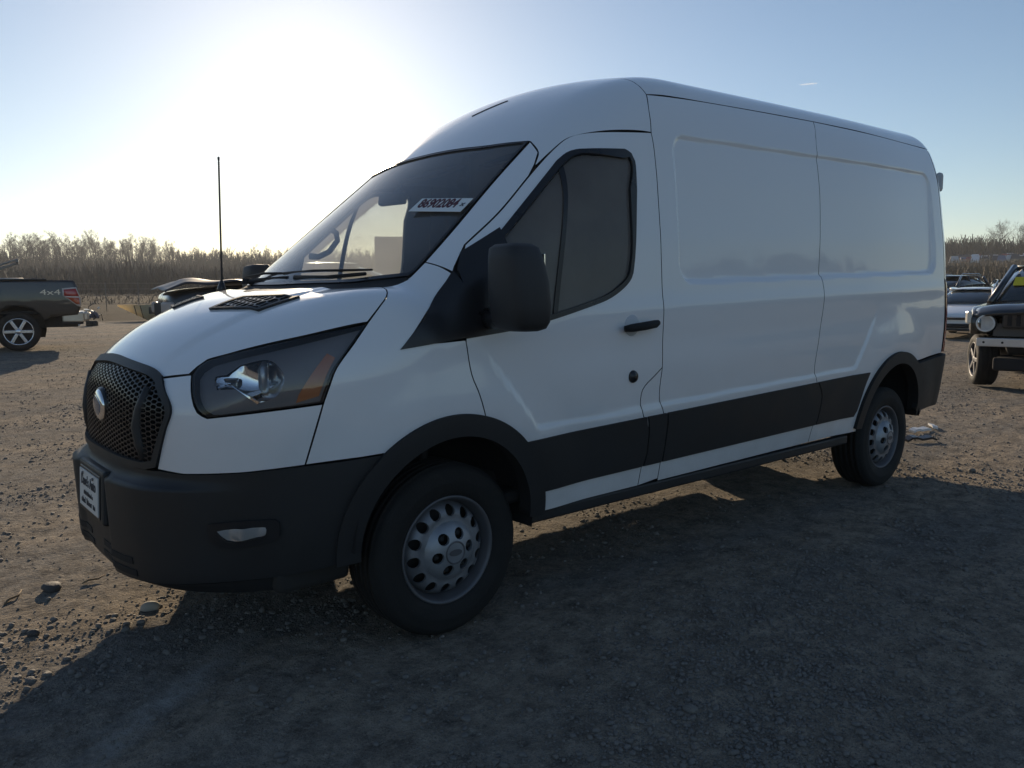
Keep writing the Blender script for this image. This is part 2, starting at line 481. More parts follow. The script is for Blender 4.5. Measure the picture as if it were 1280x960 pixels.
# key lines of the body (x, z) on the driver's side, or 3-D
FA, RA = (1.012, .44), (4.773, .44)                  # wheel-arch centres
seamF = [(1.100, 1.381), (1.076, 1.21), (1.078, 1.17), (1.093, 1.064), (1.120, .995), (1.140, .93), (1.158, .86)]
seamA = [(1.177, 1.575), (1.358, 1.716), (1.546, 1.882), (1.68, 1.995), (1.775, 2.065), (1.84, 2.092), (1.93, 2.107), (2.09, 2.122), (2.258, 2.138)]
seamB = [(2.258, 2.138), (2.257, 1.896), (2.257, 1.533), (2.258, 1.333), (2.259, 1.10), (2.258, 1.014)]
seamB2 = [(2.258, 1.014), (2.246, .912), (2.252, .848), (2.275, .79), (2.300, .741), (2.296, .60), (2.290, .449)]
seamD = [(2.258, 1.014), (2.200, .975), (2.136, .934), (2.112, .897), (2.110, .843), (2.126, .789), (2.162, .73), (2.168, .62), (2.150, .53), (2.143, .436)]
mid = [(3.905, 2.417), (3.834, 2.305), (3.790, 2.185), (3.785, 1.873), (3.756, 1.463), (3.760, 1.386), (3.746, 1.228), (3.700, .99), (3.695, .90), (3.72, .83), (3.785, .74), (3.78, .617), (3.745, .53), (3.736, .458)]
gut = [(2.338, 2.345), (2.75, 2.371), (3.25, 2.393), (3.905, 2.417), (4.8, 2.432), (5.60, 2.438)]
wline = lambda x: .430+.0075*(x-1.48)                # bottom of the white sill
WH = [M_WHITE, M_TRIM]

# ---- front
hood_front = [(.060, 0., 1.137), (.065, -.149, 1.130), (.088, -.389, 1.107), (.096, -.47, 1.083)]
hood_edge = [(.159, -.581, 1.098), (.189, -.587, 1.125), (.221, -.599, 1.148), (.299, -.686, 1.179), (.481, -.846, 1.232), (.688, -.934, 1.275)]
hood_side = [(.688, -.934, 1.275), (.745, -.918, 1.325), (.795, -.893, 1.366), (.825, -.845, 1.392), (.833, -.797, 1.404)]
cowl_front = [(.833, -.797, 1.404), (.752, -.58, 1.401), (.690, -.30, 1.402), (.664, 0., 1.403)]
half = [hood_front, hood_edge, hood_side, cowl_front]
def both(a, b): return a+mir(b)
hood = panel('hood', [mir(hood_front)[:-1]+hood_front, hood_edge, hood_side, cowl_front[:-1]+mir(cowl_front), mir(hood_side), mir(hood_edge)], CAB, WH, res=.022)[0]
ws_bottom = [(.955, -.80, 1.455), (.90, -.70, 1.44), (.80, -.45, 1.44), (.745, 0, 1.44)]
ws_side = [(1.673, -.700, 2.060), (1.45, -.735, 1.88), (1.20, -.775, 1.66), (1.04, -.800, 1.525), (.985, -.805, 1.475), (.955, -.80, 1.455)]
ws_top = [(1.551, 0., 2.075), (1.585, -.40, 2.067), (1.635, -.60, 2.062), (1.673, -.700, 2.060)]
panel('cowl_panel', [cowl_front[:-1]+mir(cowl_front), [(.945, .815, 1.44)], [(x, -y, z) for x, y, z in ws_bottom][:-1]+ws_bottom[::-1], [(.945, -.815, 1.44)]], CAB, [M_BLACK, M_BLACK], off=-.006, thick=.03, back=False, mirror=False)
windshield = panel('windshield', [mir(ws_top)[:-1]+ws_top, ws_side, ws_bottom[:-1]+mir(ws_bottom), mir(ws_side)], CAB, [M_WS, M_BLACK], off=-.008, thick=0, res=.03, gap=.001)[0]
def shrink(L, k=.026, c=(1.27, 0, 1.77)):
    out = []
    for x, y, z in L:
        out.append((c[0]+(x-c[0])*(1-k*1.3), y*(1-k*.75), c[2]+(z-c[2])*(1-k*1.3)))
    return out
ws_all = [mir(ws_top)[:-1]+ws_top, ws_side, ws_bottom[:-1]+mir(ws_bottom), mir(ws_side)]
panel('windshield_surround', ws_all, CAB, [M_CLAD2, M_CLAD2], off=-.001, thick=.012, res=.022, gap=0.001, holes=[[shrink(s) for s in ws_all]], parent=windshield)

# fender
panel('fender', [[(.688, 1.275), ] , [p for p in [(.745, -.918, 1.325), (.795, -.893, 1.366), (.825, -.845, 1.392)]], [(.833, -.797, 1.404), (.90, -.81, 1.425), (.945, -.815, 1.44)],
                 [(.985, -.815, 1.475), (1.03, -.815, 1.515)], [(1.058, -.87, 1.487), (1.080, -.908, 1.447)], [(.805, 1.184)], [(1.074, 1.200)], seamF[2:],
                 arc(FA, .425, 72, 124), [(.70, .799), (.62, .793)], [(.444, .780), (.438, .779)], [(.500, .995), (.525, 1.06), (.553, 1.121), (.62, 1.20)]],
      CAB, WH, res=.022, mirror=True)
panel('fender_corner_trim', [[(.805, 1.184)], [(1.085, 1.452)], [(1.10, 1.40), (1.098, 1.381), (1.078, 1.215)]], SIDE, [M_CLAD2, M_CLAD2], off=.005, gap=-.007, mirror=True)
# a-pillar
panel('windshield_pillar', [[(1.03, -.815, 1.515), (1.20, -.79, 1.66), (1.45, -.75, 1.885), (1.675, -.715, 2.062)], [(1.650, -.80, 2.003)], [(1.599, -.830, 1.937)],
                 [(1.546, 1.882), (1.358, 1.716), (1.177, 1.575)], [(1.10, -.905, 1.478), (1.085, -.908, 1.450)], [(1.058, -.87, 1.487)]], CAB, WH, res=.02, mirror=True)
# roof cap above the cab and the long roof
capside = [(1.675, -.715, 2.062), (1.650, -.80, 2.003), (1.599, -.830, 1.937)]
doorTop = [(1.599, -.832, 1.928), (1.68, -.836, 1.995), (1.775, -.842, 2.065), (1.84, -.865, 2.092), (1.93, -.888, 2.107), (2.09, -.912, 2.122), (2.258, -.929, 2.138)]
bup = [(2.258, -.929, 2.138), (2.29, -.890, 2.25), (2.338, -.828, 2.345)]
bover = [(2.338, -.828, 2.345), (2.345, -.76, 2.44), (2.35, -.5, 2.50), (2.35, 0, 2.53)]
panel('roof_cap', [mir(ws_top)[:-1]+ws_top, capside, doorTop, bup, bover[:-1]+mir(bover), mir(bup), mir(doorTop), mir(capside)], TOP, WH, res=.022)
g3 = [tuple(p) for p in p3(gut)]
rear_top = [(5.62, -.80, 2.44), (5.80, -.74, 2.45), (5.90, -.60, 2.46), (5.93, 0, 2.47)]
panel('roof', [bover[:-1]+mir(bover), mir(g3), mir(rear_top)[::1][:-1][::-1][::-1] if False else [(5.62, .80, 2.44)], [(5.92, .62, 2.46), (5.94, 0, 2.47), (5.92, -.62, 2.46)], [(5.62, -.80, 2.44)], g3[::-1]], TOP, WH, res=.03)

# front door
win = [[(1.30, 1.235), (1.499, 1.264), (1.771, 1.324), (1.89, 1.357), (1.982, 1.402), (2.035, 1.447), (2.054, 1.50), (2.070, 1.60), (2.095, 1.85)],
       [(2.095, 1.85), (2.104, 1.94), (2.103, 1.985), (2.085, 2.016), (2.046, 2.026)], [(2.046, 2.026), (1.84, 2.014), (1.785, 2.007), (1.74, 1.990), (1.682, 1.950)], [(1.30, 1.608)]]
handle_hole = [arc((2.035, 1.226), .052, 0, 330, 14)]
door = panel('front_door', [seamF+[], arc(FA, .425, 71, -1), [(1.482, .432), (2.143, .436)], seamD[::-1], seamB[::-1], seamA[::-1], [(1.11, 1.475)]], SIDE, WH, res=.02, holes=[win], mirror=True)
win_in = [[(x+(0.02 if x < 1.35 else 0), z) for x, z in s] for s in win]
def shr(segs, d):
    P = np.array([q for s in segs for q in s]); 
    out = []
    I = inset(P, d)
    if area2(P) < 0: I = I[::-1]
    k = 0
    for s in segs: out.append([tuple(v) for v in I[k:k+len(s)]]); k += len(s)
    return out
for i, d in enumerate(door):
    sg = -1 if i == 0 else 1
for nm, segs, hol, off, th, m, res in (('window_pane', win, (), -.012, 0, [M_GLASS, M_GLASS], .06), ('window_seal', shr(win, -.005), [shr(win, .017)], .003, .03, [M_CLAD2, M_CLAD2], .02),
     ('window_divider', [[(1.675, 1.942)], [(1.702, 1.960)], [(1.568, 1.285)], [(1.541, 1.278)]], (), -.006, .012, [M_CLAD2, M_CLAD2], .04),
     ('mirror_base', [[(1.082, 1.208), (1.104, 1.381), (1.109, 1.474)], [(1.150, 1.540)], [(1.32, 1.640)], [(1.325, 1.232)]], (), .004, .03, [M_CLAD2, M_CLAD2], .03)):
    a = panel(nm, segs, SIDE, m, off=off, thick=th, holes=hol, mirror=True, res=res, gap=-.004 if nm == 'mirror_base' else 0)
    for q, dd in zip(a, door): q.parent = dd
def mb_van(fn, name, mats, parents=None, smooth=None, mirror=True):
    """small solid built on the driver's side in world space, plus its mirror"""
    b = MB(); fn(b)
    r = vanmesh(name, np.array(b.V), b.F, mats, None, None, b.S if smooth is None else smooth, None, mirror)
    if parents:
        for q, pa in zip(r, parents): q.parent = pa
    return r
def f_handle(b):
    b.tube([(1.955, -1.045, 1.212), (1.985, -1.062, 1.216), (2.06, -1.068, 1.222), (2.15, -1.062, 1.230), (2.185, -1.045, 1.233)], [.014, .019, .020, .019, .015], 10)
mb_van(f_handle, 'door_handle', M_BLACK, door)
mb_van(lambda b: b.lathe([(0, -1.0265), (.045, -1.0262), (.05, -1.021), (.05, -1.00)], 'y', 24, (2.03, 0, 1.226)), 'handle_cup', mat('shaded_white_plastic', (.55, .56, .58), .5), door)
mb_van(lambda b: b.lathe([(0, -1.031), (.012, -1.032), (.014, -1.028), (.026, -1.028), (.030, -1.020), (.030, -1.0)], 'y', 20, (2.045, 0, .985)), 'door_lock', M_CLAD2, door)
panel('pillar_filler', [seamD[:7]+seamD[7:], seamB2[::-1]], SIDE, WH, res=.02, mirror=True)

# cargo side panels
panel('cargo_side_panel', [gut[:4], mid[1:], [(3.736, wline(3.736)), (2.293, wline(2.293))], seamB2[::-1], seamB[::-1], [(2.258, 2.138), (2.29, 2.25), (2.338, 2.345)]], SIDE, WH, res=.0135, mirror=True)
panel('rear_quarter_panel', [gut[3:], [(5.60, 1.5), (5.60, .905)], [(5.0, .87)], arc(RA, .47, 60, 180), [(4.303, wline(4.3)), (3.737, wline(3.737))], mid[::-1]], SIDE, WH, res=.0135, mirror=True)
# cladding strips, lifted off the paint
ct = lambda x: .753+.028*(x-1); cb = lambda x: .5235+.0135*(x-1.4)
C2 = [M_CLAD, M_BLACK]
panel('door_cladding', [[(1.345, ct(1.345)), (1.41, .69), (1.455, .60), (1.476, cb(1.476))], [(2.148, cb(2.15)), (2.166, .60), (2.166, .72), (2.155, .748), (2.147, ct(2.147))]], SIDE, C2, off=.010, thick=.012, mirror=True, res=.03)
panel('side_cladding', [[(2.153, ct(2.15)), (2.170, .72), (2.172, .60), (2.152, cb(2.15))], [(2.292, cb(2.29)), (2.299, .60), (2.303, .74), (2.296, ct(2.29))]], SIDE, C2, off=.010, thick=.012, mirror=True, res=.03)
panel('side_cladding', [[(2.302, ct(2.30)), (2.309, .74), (2.304, .60), (2.297, cb(2.297))], [(3.762, cb(3.76)), (3.780, .617), (3.785, .74), (3.722, ct(3.72))]], SIDE, C2, off=.010, thick=.012, mirror=True, res=.03)
panel('side_cladding', [[(3.728, ct(3.73)), (3.791, .74), (3.786, .617), (3.768, cb(3.768))], [(4.215, cb(4.2)), (4.245, .60), (4.30, .75), (4.355, ct(4.355))]], SIDE, C2, off=.010, thick=.012, mirror=True, res=.03)
# wheel-arch trims
for c, r0, r1, a0, a1 in ((FA, .388, .478, -1.5, 186), (RA, .438, .522, 3, 176)):
    panel('wheel_arch_trim', [arc(c, r1, a0, a1, 40), arc(c, r0, a1, a0, 40)], SIDE, C2, off=.022, thick=.075, mirror=True, res=.02)
# sill under the white strip
def f_sill(b):
    b.box((2.84, -.940, .405), (2.78, .05, .058), bev=.012)
mb_van(f_sill, 'sill', M_CLAD)
# nose
wb_line = [(.686, .798), (.565, .787), (.444, .780)]
nose_low = [(.26, -.798, .760), (.109, -.628, .748), (.060, -.53, .752)]
panel('nose_side_panel', [[(.055, -.513, .756), (.078, -.56, .90), (.092, -.585, .98)], [(.092, -.50, 1.07), (.096, -.47, 1.080)], [(.159, -.581, 1.096), (.166, -.594, 1.097)],
      [(.166, -.594, 1.097), (.153, -.621, 1.067), (.143, -.654, 1.021), (.148, -.685, .972), (.170, -.716, .953)], [(.321, -.848, .975), (.500, -.940, .995)], [(.438, .779)], nose_low[:2]], NOSE, WH, res=.02, mirror=True)
bl = [(.585, .40), (.50, -.86, .38), (.35, -.80, .36), (.15, -.70, .345), (.02, -.5, .335), (-.02, -.25, .33), (-.03, 0, .33)]
top_b = [(.060, -.525, .752), (.03, -.44, .748), (.01, -.25, .748), (.0, 0, .748)]
panel('front_bumper', [[(.755, .797), (.66, .794), (.565, .786), (.444, .778)], nose_low[:2], top_b+mir(top_b)[1:], mir(nose_low)[1:], [(.444, .905, .778), (.565, .96, .786), (.66, .99, .794), (.755, 1.01, .797)],
      [(x, -y, z) for x, y, z in [tuple(p) for p in p3(arc(FA, .432, 126, 186))]], mir(bl)[:-1][::-1] if False else [(x, -y, z) for x, y, z in [tuple(p) for p in p3(bl)]], [tuple(p) for p in p3(bl)][::-1][1:], arc(FA, .432, 186, 126)],
      NOSE, C2, res=.016, thick=.02, back=False)
# lower lip and black intake band under the plate
panel('bumper_lip', [[(.40, -.82, .362), (.15, -.70, .340), (.02, -.5, .330), (-.02, -.25, .325), (-.03, 0, .325), (-.02, .25, .325), (.02, .5, .330), (.15, .70, .340), (.40, .82, .362)],
      [(.40, .82, .30), (.15, .70, .285), (.0, .25, .28), (.0, 0, .28), (.0, -.25, .28), (.15, -.70, .285), (.40, -.82, .30)]], NOSE, [M_BLACK, M_BLACK], off=-.01, thick=.02, res=.03, back=False)
for z0, z1, y0, y1 in ((.395, .425, -.44, -.10), (.395, .425, .10, .44), (.350, .380, -.46, -.08), (.350, .380, .08, .46)):
    panel('bumper_intake', [[(-.05, y0, z1), (-.05, y1, z1)], [(-.05, y1+.0, z0), (-.05, y0, z0)]], NOSE, [M_BLACK, M_BLACK], off=.003, thick=.006, res=.03, back=False)
# grille: frame, honeycomb, backing
gl_out = [[(.096, -.478, 1.088), (.088, -.389, 1.112), (.066, -.149, 1.134), (.06, 0, 1.140), (.066, .149, 1.134), (.088, .389, 1.112), (.096, .478, 1.088)], [(.09, .525, 1.05), (.092, .592, .98), (.078, .567, .90), (.055, .515, .765)],
          [(.02, .46, .750), (0, .2, .750), (0, 0, .750), (0, -.2, .750), (.02, -.46, .750)], [(.055, -.515, .765), (.078, -.567, .90), (.092, -.592, .98), (.09, -.525, 1.05)]]
def gshr(segs, d, zc=.93):
    return [[(x, y*(1-d/.52), zc+(z-zc)*(1-d/.18)) for x, y, z in s] for s in segs]
grille = panel('grille_frame', gl_out, NOSE, [M_CLAD, M_BLACK], off=.010, thick=.05, gap=0, res=.016, holes=[gshr(gl_out, .024)], back=False)[0]
grille.name = 'grille'
panel('grille_backing', gshr(gl_out, .012), NOSE, [M_BLACK, M_BLACK], off=-.05, thick=0, gap=0, res=.04, parent=grille)
gin = NOSE.to2(p3seg(gshr(gl_out, .020), .02))
def honeycomb(poly, w, h, bar, proj, off, dep, slant=0.):
    """hexagonal lattice of bars laid on the body surface inside a 2-D outline"""
    lo, hi = poly.min(0), poly.max(0); V2 = []; F = []
    hx, hz = w/2, h/2
    segs = []
    nx = int((hi[0]-lo[0])/(w*.75))+2; nz = int((hi[1]-lo[1])/h)+2
    for i in range(nx):
        for k in range(nz):
            cx = lo[0]+i*w*.75; cz = lo[1]+k*h+(h/2 if i % 2 else 0)
            c = [(cx+hx, cz), (cx+hx/2, cz+hz), (cx-hx/2, cz+hz), (cx-hx, cz)]
            segs += [(c[0], c[1]), (c[1], c[2]), (c[2], c[3])]
    segs = np.array(segs); keep = inside(poly, segs[:, 0]) & inside(poly, segs[:, 1]); segs = segs[keep]
    a, b = segs[:, 0], segs[:, 1]; d = b-a; d /= np.linalg.norm(d, axis=1)[:, None]; n = np.c_[-d[:, 1], d[:, 0]]*bar/2
    quad = np.stack([a-n-d*bar*.3, b-n+d*bar*.3, b+n+d*bar*.3, a+n-d*bar*.3], 1).reshape(-1, 2)
    O, D, tm = proj.ray(quad); Q = bodyhit(O, D, tm); N = bodynormal(Q)
    A = Q+off*N; B = Q+(off-dep)*N; m = len(A); F = []
    for i in range(0, m, 4):
        F.append((i, i+1, i+2, i+3))
        for k in range(4):
            j = (k+1) % 4; F.append((i+k, m+i+k, m+i+j, i+j))
    return np.vstack([A, B]), F
hv, hf = honeycomb(gin, .036, .0185, .0046, NOSE, -.004, .022)
vanmesh('grille_mesh', hv, hf, M_CLAD2, grille, smooth=False)
def f_scoop(b):
    b.tube([(.060, -.435, 1.045), (.040, -.405, .97), (.030, -.39, .90), (.035, -.405, .83), (.040, -.42, .78)], [.016, .024, .028, .026, .018], 10)
for q in mb_van(f_scoop, 'grille_side_blade', M_CLAD): q.parent = grille
def f_pod(b):
    V = []; F = []
    n = 32
    for x, ry_, rz_ in ((.06, .088, .078), (.0, .082, .072), (-.012, .078, .068)):
        V += [(x, ry_*math.cos(2*math.pi*k/n), .945+rz_*math.sin(2*math.pi*k/n)) for k in range(n)]
    for i in range(2):
        for k in range(n): F.append((i*n+k, i*n+(k+1) % n, (i+1)*n+(k+1) % n, (i+1)*n+k))
    F.append(tuple(2*n+k for k in range(n)))
    b.add(V, F, True)
pod = mb_van(f_pod, 'emblem_pod', M_CLAD2, mirror=False)[0]; pod.parent = grille
def dome(x0, dx, ry_, rz_, yc=0., zc=.945, n=36, m=6):
    V = []; F = []
    for i in range(m+1):
        t = math.pi/2*i/m; s = math.cos(t)
        V += [(x0-dx*math.sin(t), yc+ry_*s*math.cos(2*math.pi*k/n), zc+rz_*s*math.sin(2*math.pi*k/n)) for k in range(n)]
    for i in range(m):
        for k in range(n): F.append((i*n+k, i*n+(k+1) % n, (i+1)*n+(k+1) % n, (i+1)*n+k))
    return V, F
emb = vanmesh('emblem', *dome(-.012, .016, .078, .062), M_CHROME, grille)[0]
vanmesh('emblem_oval', *dome(-.0205, .009, .060, .045), mat('blue_grey_enamel', (.16, .22, .33), .12, metal=.6, coat=1.), emb)
# licence plate
PLX, PLZ, PLT = -.072, .598, RAD(3)
plate = MB().box((PLX+.006, 0, PLZ), (.008, .325, .172), ry(PLT), bev=.002)
plate = vanmesh('licence_plate', np.array(plate.V), plate.F, M_CLAD2, None, smooth=False)[0]
pb = MB().box((PLX, 0, PLZ), (.004, .305, .152), ry(PLT)); pf = vanmesh('plate_face', np.array(pb.V), pb.F, mat('plate_white', (.68, .68, .66), .45, var=.08, vscale=30), plate, smooth=False)[0]
pk = MB().box((PLX+.034, 0, PLZ), (.055, .40, .215), ry(PLT), bev=.012); vanmesh('plate_bracket', np.array(pk.V), pk.F, M_CLAD, None, smooth=False)
def text(name, s, size, M3, loc, m, parent, ext=.0008, shear=0., squeeze=1., bold=0.):
    cu = bpy.data.curves.new(name, 'FONT'); cu.body = s; cu.size = size; cu.extrude = ext; cu.align_x = 'CENTER'; cu.align_y = 'CENTER'; cu.shear = shear; cu.offset = bold
    t = bpy.data.objects.new(name+'_tmp', cu); SC.collection.objects.link(t)
    dg = bpy.context.evaluated_depsgraph_get(); dg.update()
    me = bpy.data.meshes.new_from_object(t.evaluated_get(dg)); bpy.data.objects.remove(t)
    me.name = name; me.materials.clear(); me.materials.append(m)
    X = Matrix.Translation(loc) @ M3.to_4x4() @ Matrix.Diagonal((squeeze, 1, 1, 1))
    me.transform(X); 
    return obj(name, me, parent)
MP = Matrix(((0, 0, -1), (-1, 0, 0), (0, 1, 0)))   # text facing -x: right = -y, up = +z
text('lettering', "Dave's Auto", .060, ry(PLT) @ MP, Vector((PLX-.0032+.034*math.sin(PLT), 0, PLZ+.034))-VORG, M_INK, plate, squeeze=.82, bold=.0006)
# the two smaller lines are worn beyond reading: only broken strokes are left of them
_g = random.Random(9)
for dz, hgt, words in ((-.012, .020, ((-.075, .075),)), (-.046, .026, ((-.115, -.045), (-.025, .055), (.080, .115)))):
    b = MB()
    for y0, y1 in words:
        y = y0
        while y < y1:
            hh = hgt*_g.choice((.6, .75, 1.)); w = _g.uniform(.0022, .0042)
            b.box((PLX-.0032+dz*math.sin(PLT), -y, PLZ+dz-(hgt-hh)/2), (.0012, w, hh), ry(PLT))
            if _g.random() < .55: b.box((PLX-.0032+dz*math.sin(PLT), -y-.0035, PLZ+dz+_g.uniform(-.4, .4)*hgt), (.0010, .007, .003), ry(PLT))
            y += _g.uniform(.0075, .0115)
    vanmesh('worn_lettering', np.array(b.V), b.F, M_INK, plate, smooth=False)
for yy in (-.085, .085):
    q = MB().lathe([(0, -.001), (.006, -.001), (.007, .003)], 'x', 12, (PLX-.004, yy, PLZ+.064)); vanmesh('plate_screw', np.array(q.V), q.F, M_RIMDIRT, plate)
# headlamps
M_REFL = mat('satin_reflector', (.86, .87, .89), .10, metal=1.)
M_BULB = mat('grey_bulb_shield', (.45, .45, .46), .25, metal=.6)
hl = [[(.688, -.934, 1.272), (.620, -.945, 1.20), (.553, -.947, 1.121), (.525, -.945, 1.06), (.500, -.940, .998)], [(.321, -.848, .978), (.190, -.735, .957)], [(.170, -.716, .956), (.150, -.690, .975), (.145, -.656, 1.021), (.155, -.623, 1.066), (.168, -.597, 1.096)],
      [(.189, -.590, 1.122), (.221, -.602, 1.145), (.299, -.686, 1.176), (.481, -.846, 1.229), (.688, -.934, 1.272)]]
hlp = panel('headlamp', hl, NOSE, [M_LENS, M_BLACK], off=.001, thick=.0, gap=.0035, res=.02, mirror=True)
def both_children(a, parents):
    for q, p_ in zip(a, parents): q.parent = p_

both_children(panel('lamp_seal', hl, NOSE, [M_BLACK, M_BLACK], off=.0005, thick=.04, gap=.002, res=.02, mirror=True, back=False,
      holes=[[[tuple(np.array((.36, -.80, 1.09))+(np.array(p)-np.array((.36, -.80, 1.09)))*.955) for p in s] for s in hl]]), hlp)
rc = np.array((.335, -.80, 1.085)); 
def bowl(Q):
    d = np.linalg.norm((Q-np.array((.325, -.79, 1.085)))*np.array([.75, .75, 1.15]), axis=1)
    return -.062*(1-np.clip(d/.098, 0, 1)**2)-.02*np.exp(-(np.linalg.norm(Q-np.array((.225, -.70, 1.085)), axis=1)/.035)**2)
refl = [[(.300, -.700, 1.150), (.345, -.775, 1.168), (.372, -.82, 1.155), (.388, -.868, 1.105), (.378, -.873, 1.06), (.350, -.862, 1.020), (.305, -.835, 1.005)], [(.262, -.79, 1.045), (.240, -.765, 1.062)], [(.20, -.70, 1.060), (.193, -.685, 1.085), (.205, -.665, 1.108), (.245, -.69, 1.115)]]
both_children(panel('lamp_bezel', hl, NOSE, [M_BEZEL, M_BLACK], off=-.030, thick=.06, gap=.003, res=.016, mirror=True, back=False, holes=[refl]), hlp)
both_children(panel('lamp_reflector', refl, NOSE, [M_REFL, M_REFL], off=-.034, thick=0, gap=-.004, res=.012, mirror=True, back=False, depth=bowl), hlp)
def f_bulb(b):
    c = Vector((.352, -.783, 1.085)); d = Vector((-.62, -.78, 0)).normalized()
    b.tube([c+Vector((.012, .012, .052)), c+Vector((.0, .0, .03)), c+Vector((0, 0, -.03)), c+Vector((.012, .012, -.055))], [.014, .019, .019, .014], 12)
    b.lathe([(0, -.012), (.022, -.008), (.026, .004)], 'z', 16, (.258, -.725, 1.082))
both_children(mb_van(f_bulb, 'bulb_shield', M_BULB), hlp)
both_children(panel('lamp_trim_line', [[(.193, -.692, 1.082), (.24, -.735, 1.080)], [(.30, -.822, 1.015), (.31, -.83, 1.008)], [(.303, -.828, 1.000), (.24, -.745, 1.071), (.193, -.692, 1.073)]], NOSE, [M_CHROME, M_CHROME], off=-.022, thick=.01, gap=0, res=.02, mirror=True, back=False), hlp)
both_children(panel('turn_signal', [[(.530, -.925, 1.178)], [(.556, -.938, 1.160)], [(.520, -.94, 1.10), (.490, -.933, 1.022)], [(.415, -.90, 1.0)], [(.425, -.905, 1.03), (.47, -.915, 1.10)]], NOSE, [M_ORANGE, M_ORANGE], off=-.024, thick=.01, gap=0, res=.03, mirror=True, back=False), hlp)
# fog lamps sit in a shallow pocket
fg = [[(.186, -.718, .552), (.25, -.775, .560), (.322, -.823, .562)], [(.326, -.825, .552), (.322, -.82, .530), (.305, -.808, .522)], [(.235, -.755, .508), (.212, -.738, .512), (.196, -.725, .532)]]
fog = panel('fog_lamp', fg, NOSE, [M_LENS, M_BLACK], off=.020, thick=0, gap=0, res=.012, mirror=True)
both_children(panel('fog_reflector', fg, NOSE, [mat('fog_chrome', (.9, .9, .9), .22, metal=.6), M_BLACK], off=.015, thick=.0, gap=.002, res=.010, mirror=True, depth=lambda Q: -.011*np.sin((Q[:, 0]-.18)*40)**2), fog)
both_children(panel('fog_bezel', [[(.165, -.70, .575), (.25, -.775, .585), (.35, -.84, .588)], [(.365, -.845, .575), (.365, -.84, .525), (.34, -.825, .505)], [(.24, -.755, .486), (.19, -.72, .49), (.165, -.70, .52)]], NOSE, [M_CLAD2, M_BLACK], off=.012, thick=.02, gap=0, res=.012, mirror=True, back=False, holes=[fg]), fog)
# bonnet vents
for s in (-1, 1):
    V4 = [(.365, s*.232, 1.32), (.505, s*.236, 1.37), (.590, s*.590, 1.362), (.448, s*.535, 1.32)]
    fr = panel('hood_vent', [[V4[0], V4[1]], [V4[2], V4[3]]], CAB, [M_CLAD, M_CLAD], off=.010, thick=.012, gap=0, res=.02, back=False,
               holes=[[[tuple(np.mean(V4, 0)+(np.array(p)-np.mean(V4, 0))*k) for p, k in ((V4[0], .86), (V4[1], .86))], [tuple(np.mean(V4, 0)+(np.array(p)-np.mean(V4, 0))*.86) for p in (V4[2], V4[3])]]], parent=hood)[0]
    panel('vent_backing', [[V4[0], V4[1]], [V4[2], V4[3]]], CAB, [M_BLACK, M_BLACK], off=.002, thick=0, gap=.004, res=.03, parent=fr).__len__()
    vp = CAB.to2(p3seg([[V4[0], V4[1]], [V4[2], V4[3]]], .02)); vp = vp if area2(vp) > 0 else vp[::-1]
    vv, vf = honeycomb(vp, .050, .040, .007, CAB, .007, .006)
    vanmesh('vent_mesh', vv, vf, M_CLAD2, fr, smooth=False)
# whip aerial on the far fender
ab = MB(); ab.tube([(.79, .80, 1.39), (.792, .80, 1.425), (.795, .80, 1.46)], [.030, .020, .008], 10)
vanmesh('aerial_base', np.array(ab.V), ab.F, M_CLAD2, None)
aw = MB(); aw.tube([(.795, .80, 1.45), (.805, .81, 1.75), (.815, .815, 2.10)], [.0060, .0050, .0042], 8)
for k in range(60):
    t = k/60; z = 1.47+.62*t; aw.lathe([(.0052, -.003), (.0066, 0), (.0052, .003)], 'z', 8, (.795+.02*t, .80+.015*t, z))
aw.lathe([(0, 2.112), (.006, 2.11), (.0065, 2.10), (.005, 2.09)], 'z', 8, (.815, .815, 0))
vanmesh('aerial', np.array(aw.V), aw.F, mat('dull_black_rod', (.05, .045, .045), .6), None)
# door mirrors
def f_mirror(b):
    n = 28; secs = []
    # stacked rounded sections from bottom to top: z, x centre, y centre, half x, half y
    for z, xc, yc, hx, hy in ((1.235, 1.20, -1.205, .045, .060), (1.245, 1.195, -1.208, .072, .088), (1.27, 1.19, -1.21, .088, .102), (1.33, 1.185, -1.212, .094, .108), (1.42, 1.178, -1.210, .092, .106),
                              (1.50, 1.17, -1.205, .084, .098), (1.545, 1.165, -1.200, .074, .088), (1.560, 1.163, -1.198, .052, .068), (1.563, 1.163, -1.198, .02, .03)):
        secs.append([(xc+hx*np.sign(math.cos(a))*abs(math.cos(a))**.55, yc+hy*np.sign(math.sin(a))*abs(math.sin(a))**.55, z) for a in [2*math.pi*k/n for k in range(n)]])
    V = [p for s in secs for p in s]; F = []
    for i in range(len(secs)-1):
        for k in range(n): F.append((i*n+k, i*n+(k+1) % n, (i+1)*n+(k+1) % n, (i+1)*n+k))
    F += [tuple(range(n-1, -1, -1)), tuple((len(secs)-1)*n+k for k in range(n))]
    b.add(V, F, True)
mir_o = mb_van(f_mirror, 'door_mirror', mat('mirror_black_plastic', (.030, .029, .030), .6, bump=.1, bscale=400), door)
both_children(mb_van(lambda b: b.tube([(1.20, -.99, 1.285), (1.185, -1.06, 1.275), (1.19, -1.14, 1.285)], [.045, .038, .045], 10), 'mirror_arm', M_CLAD2), mir_o)
both_children(mb_van(lambda b: b.box((1.258, -1.21, 1.43), (.006, .12, .19), bev=.002), 'mirror_glass', M_CHROME), mir_o)
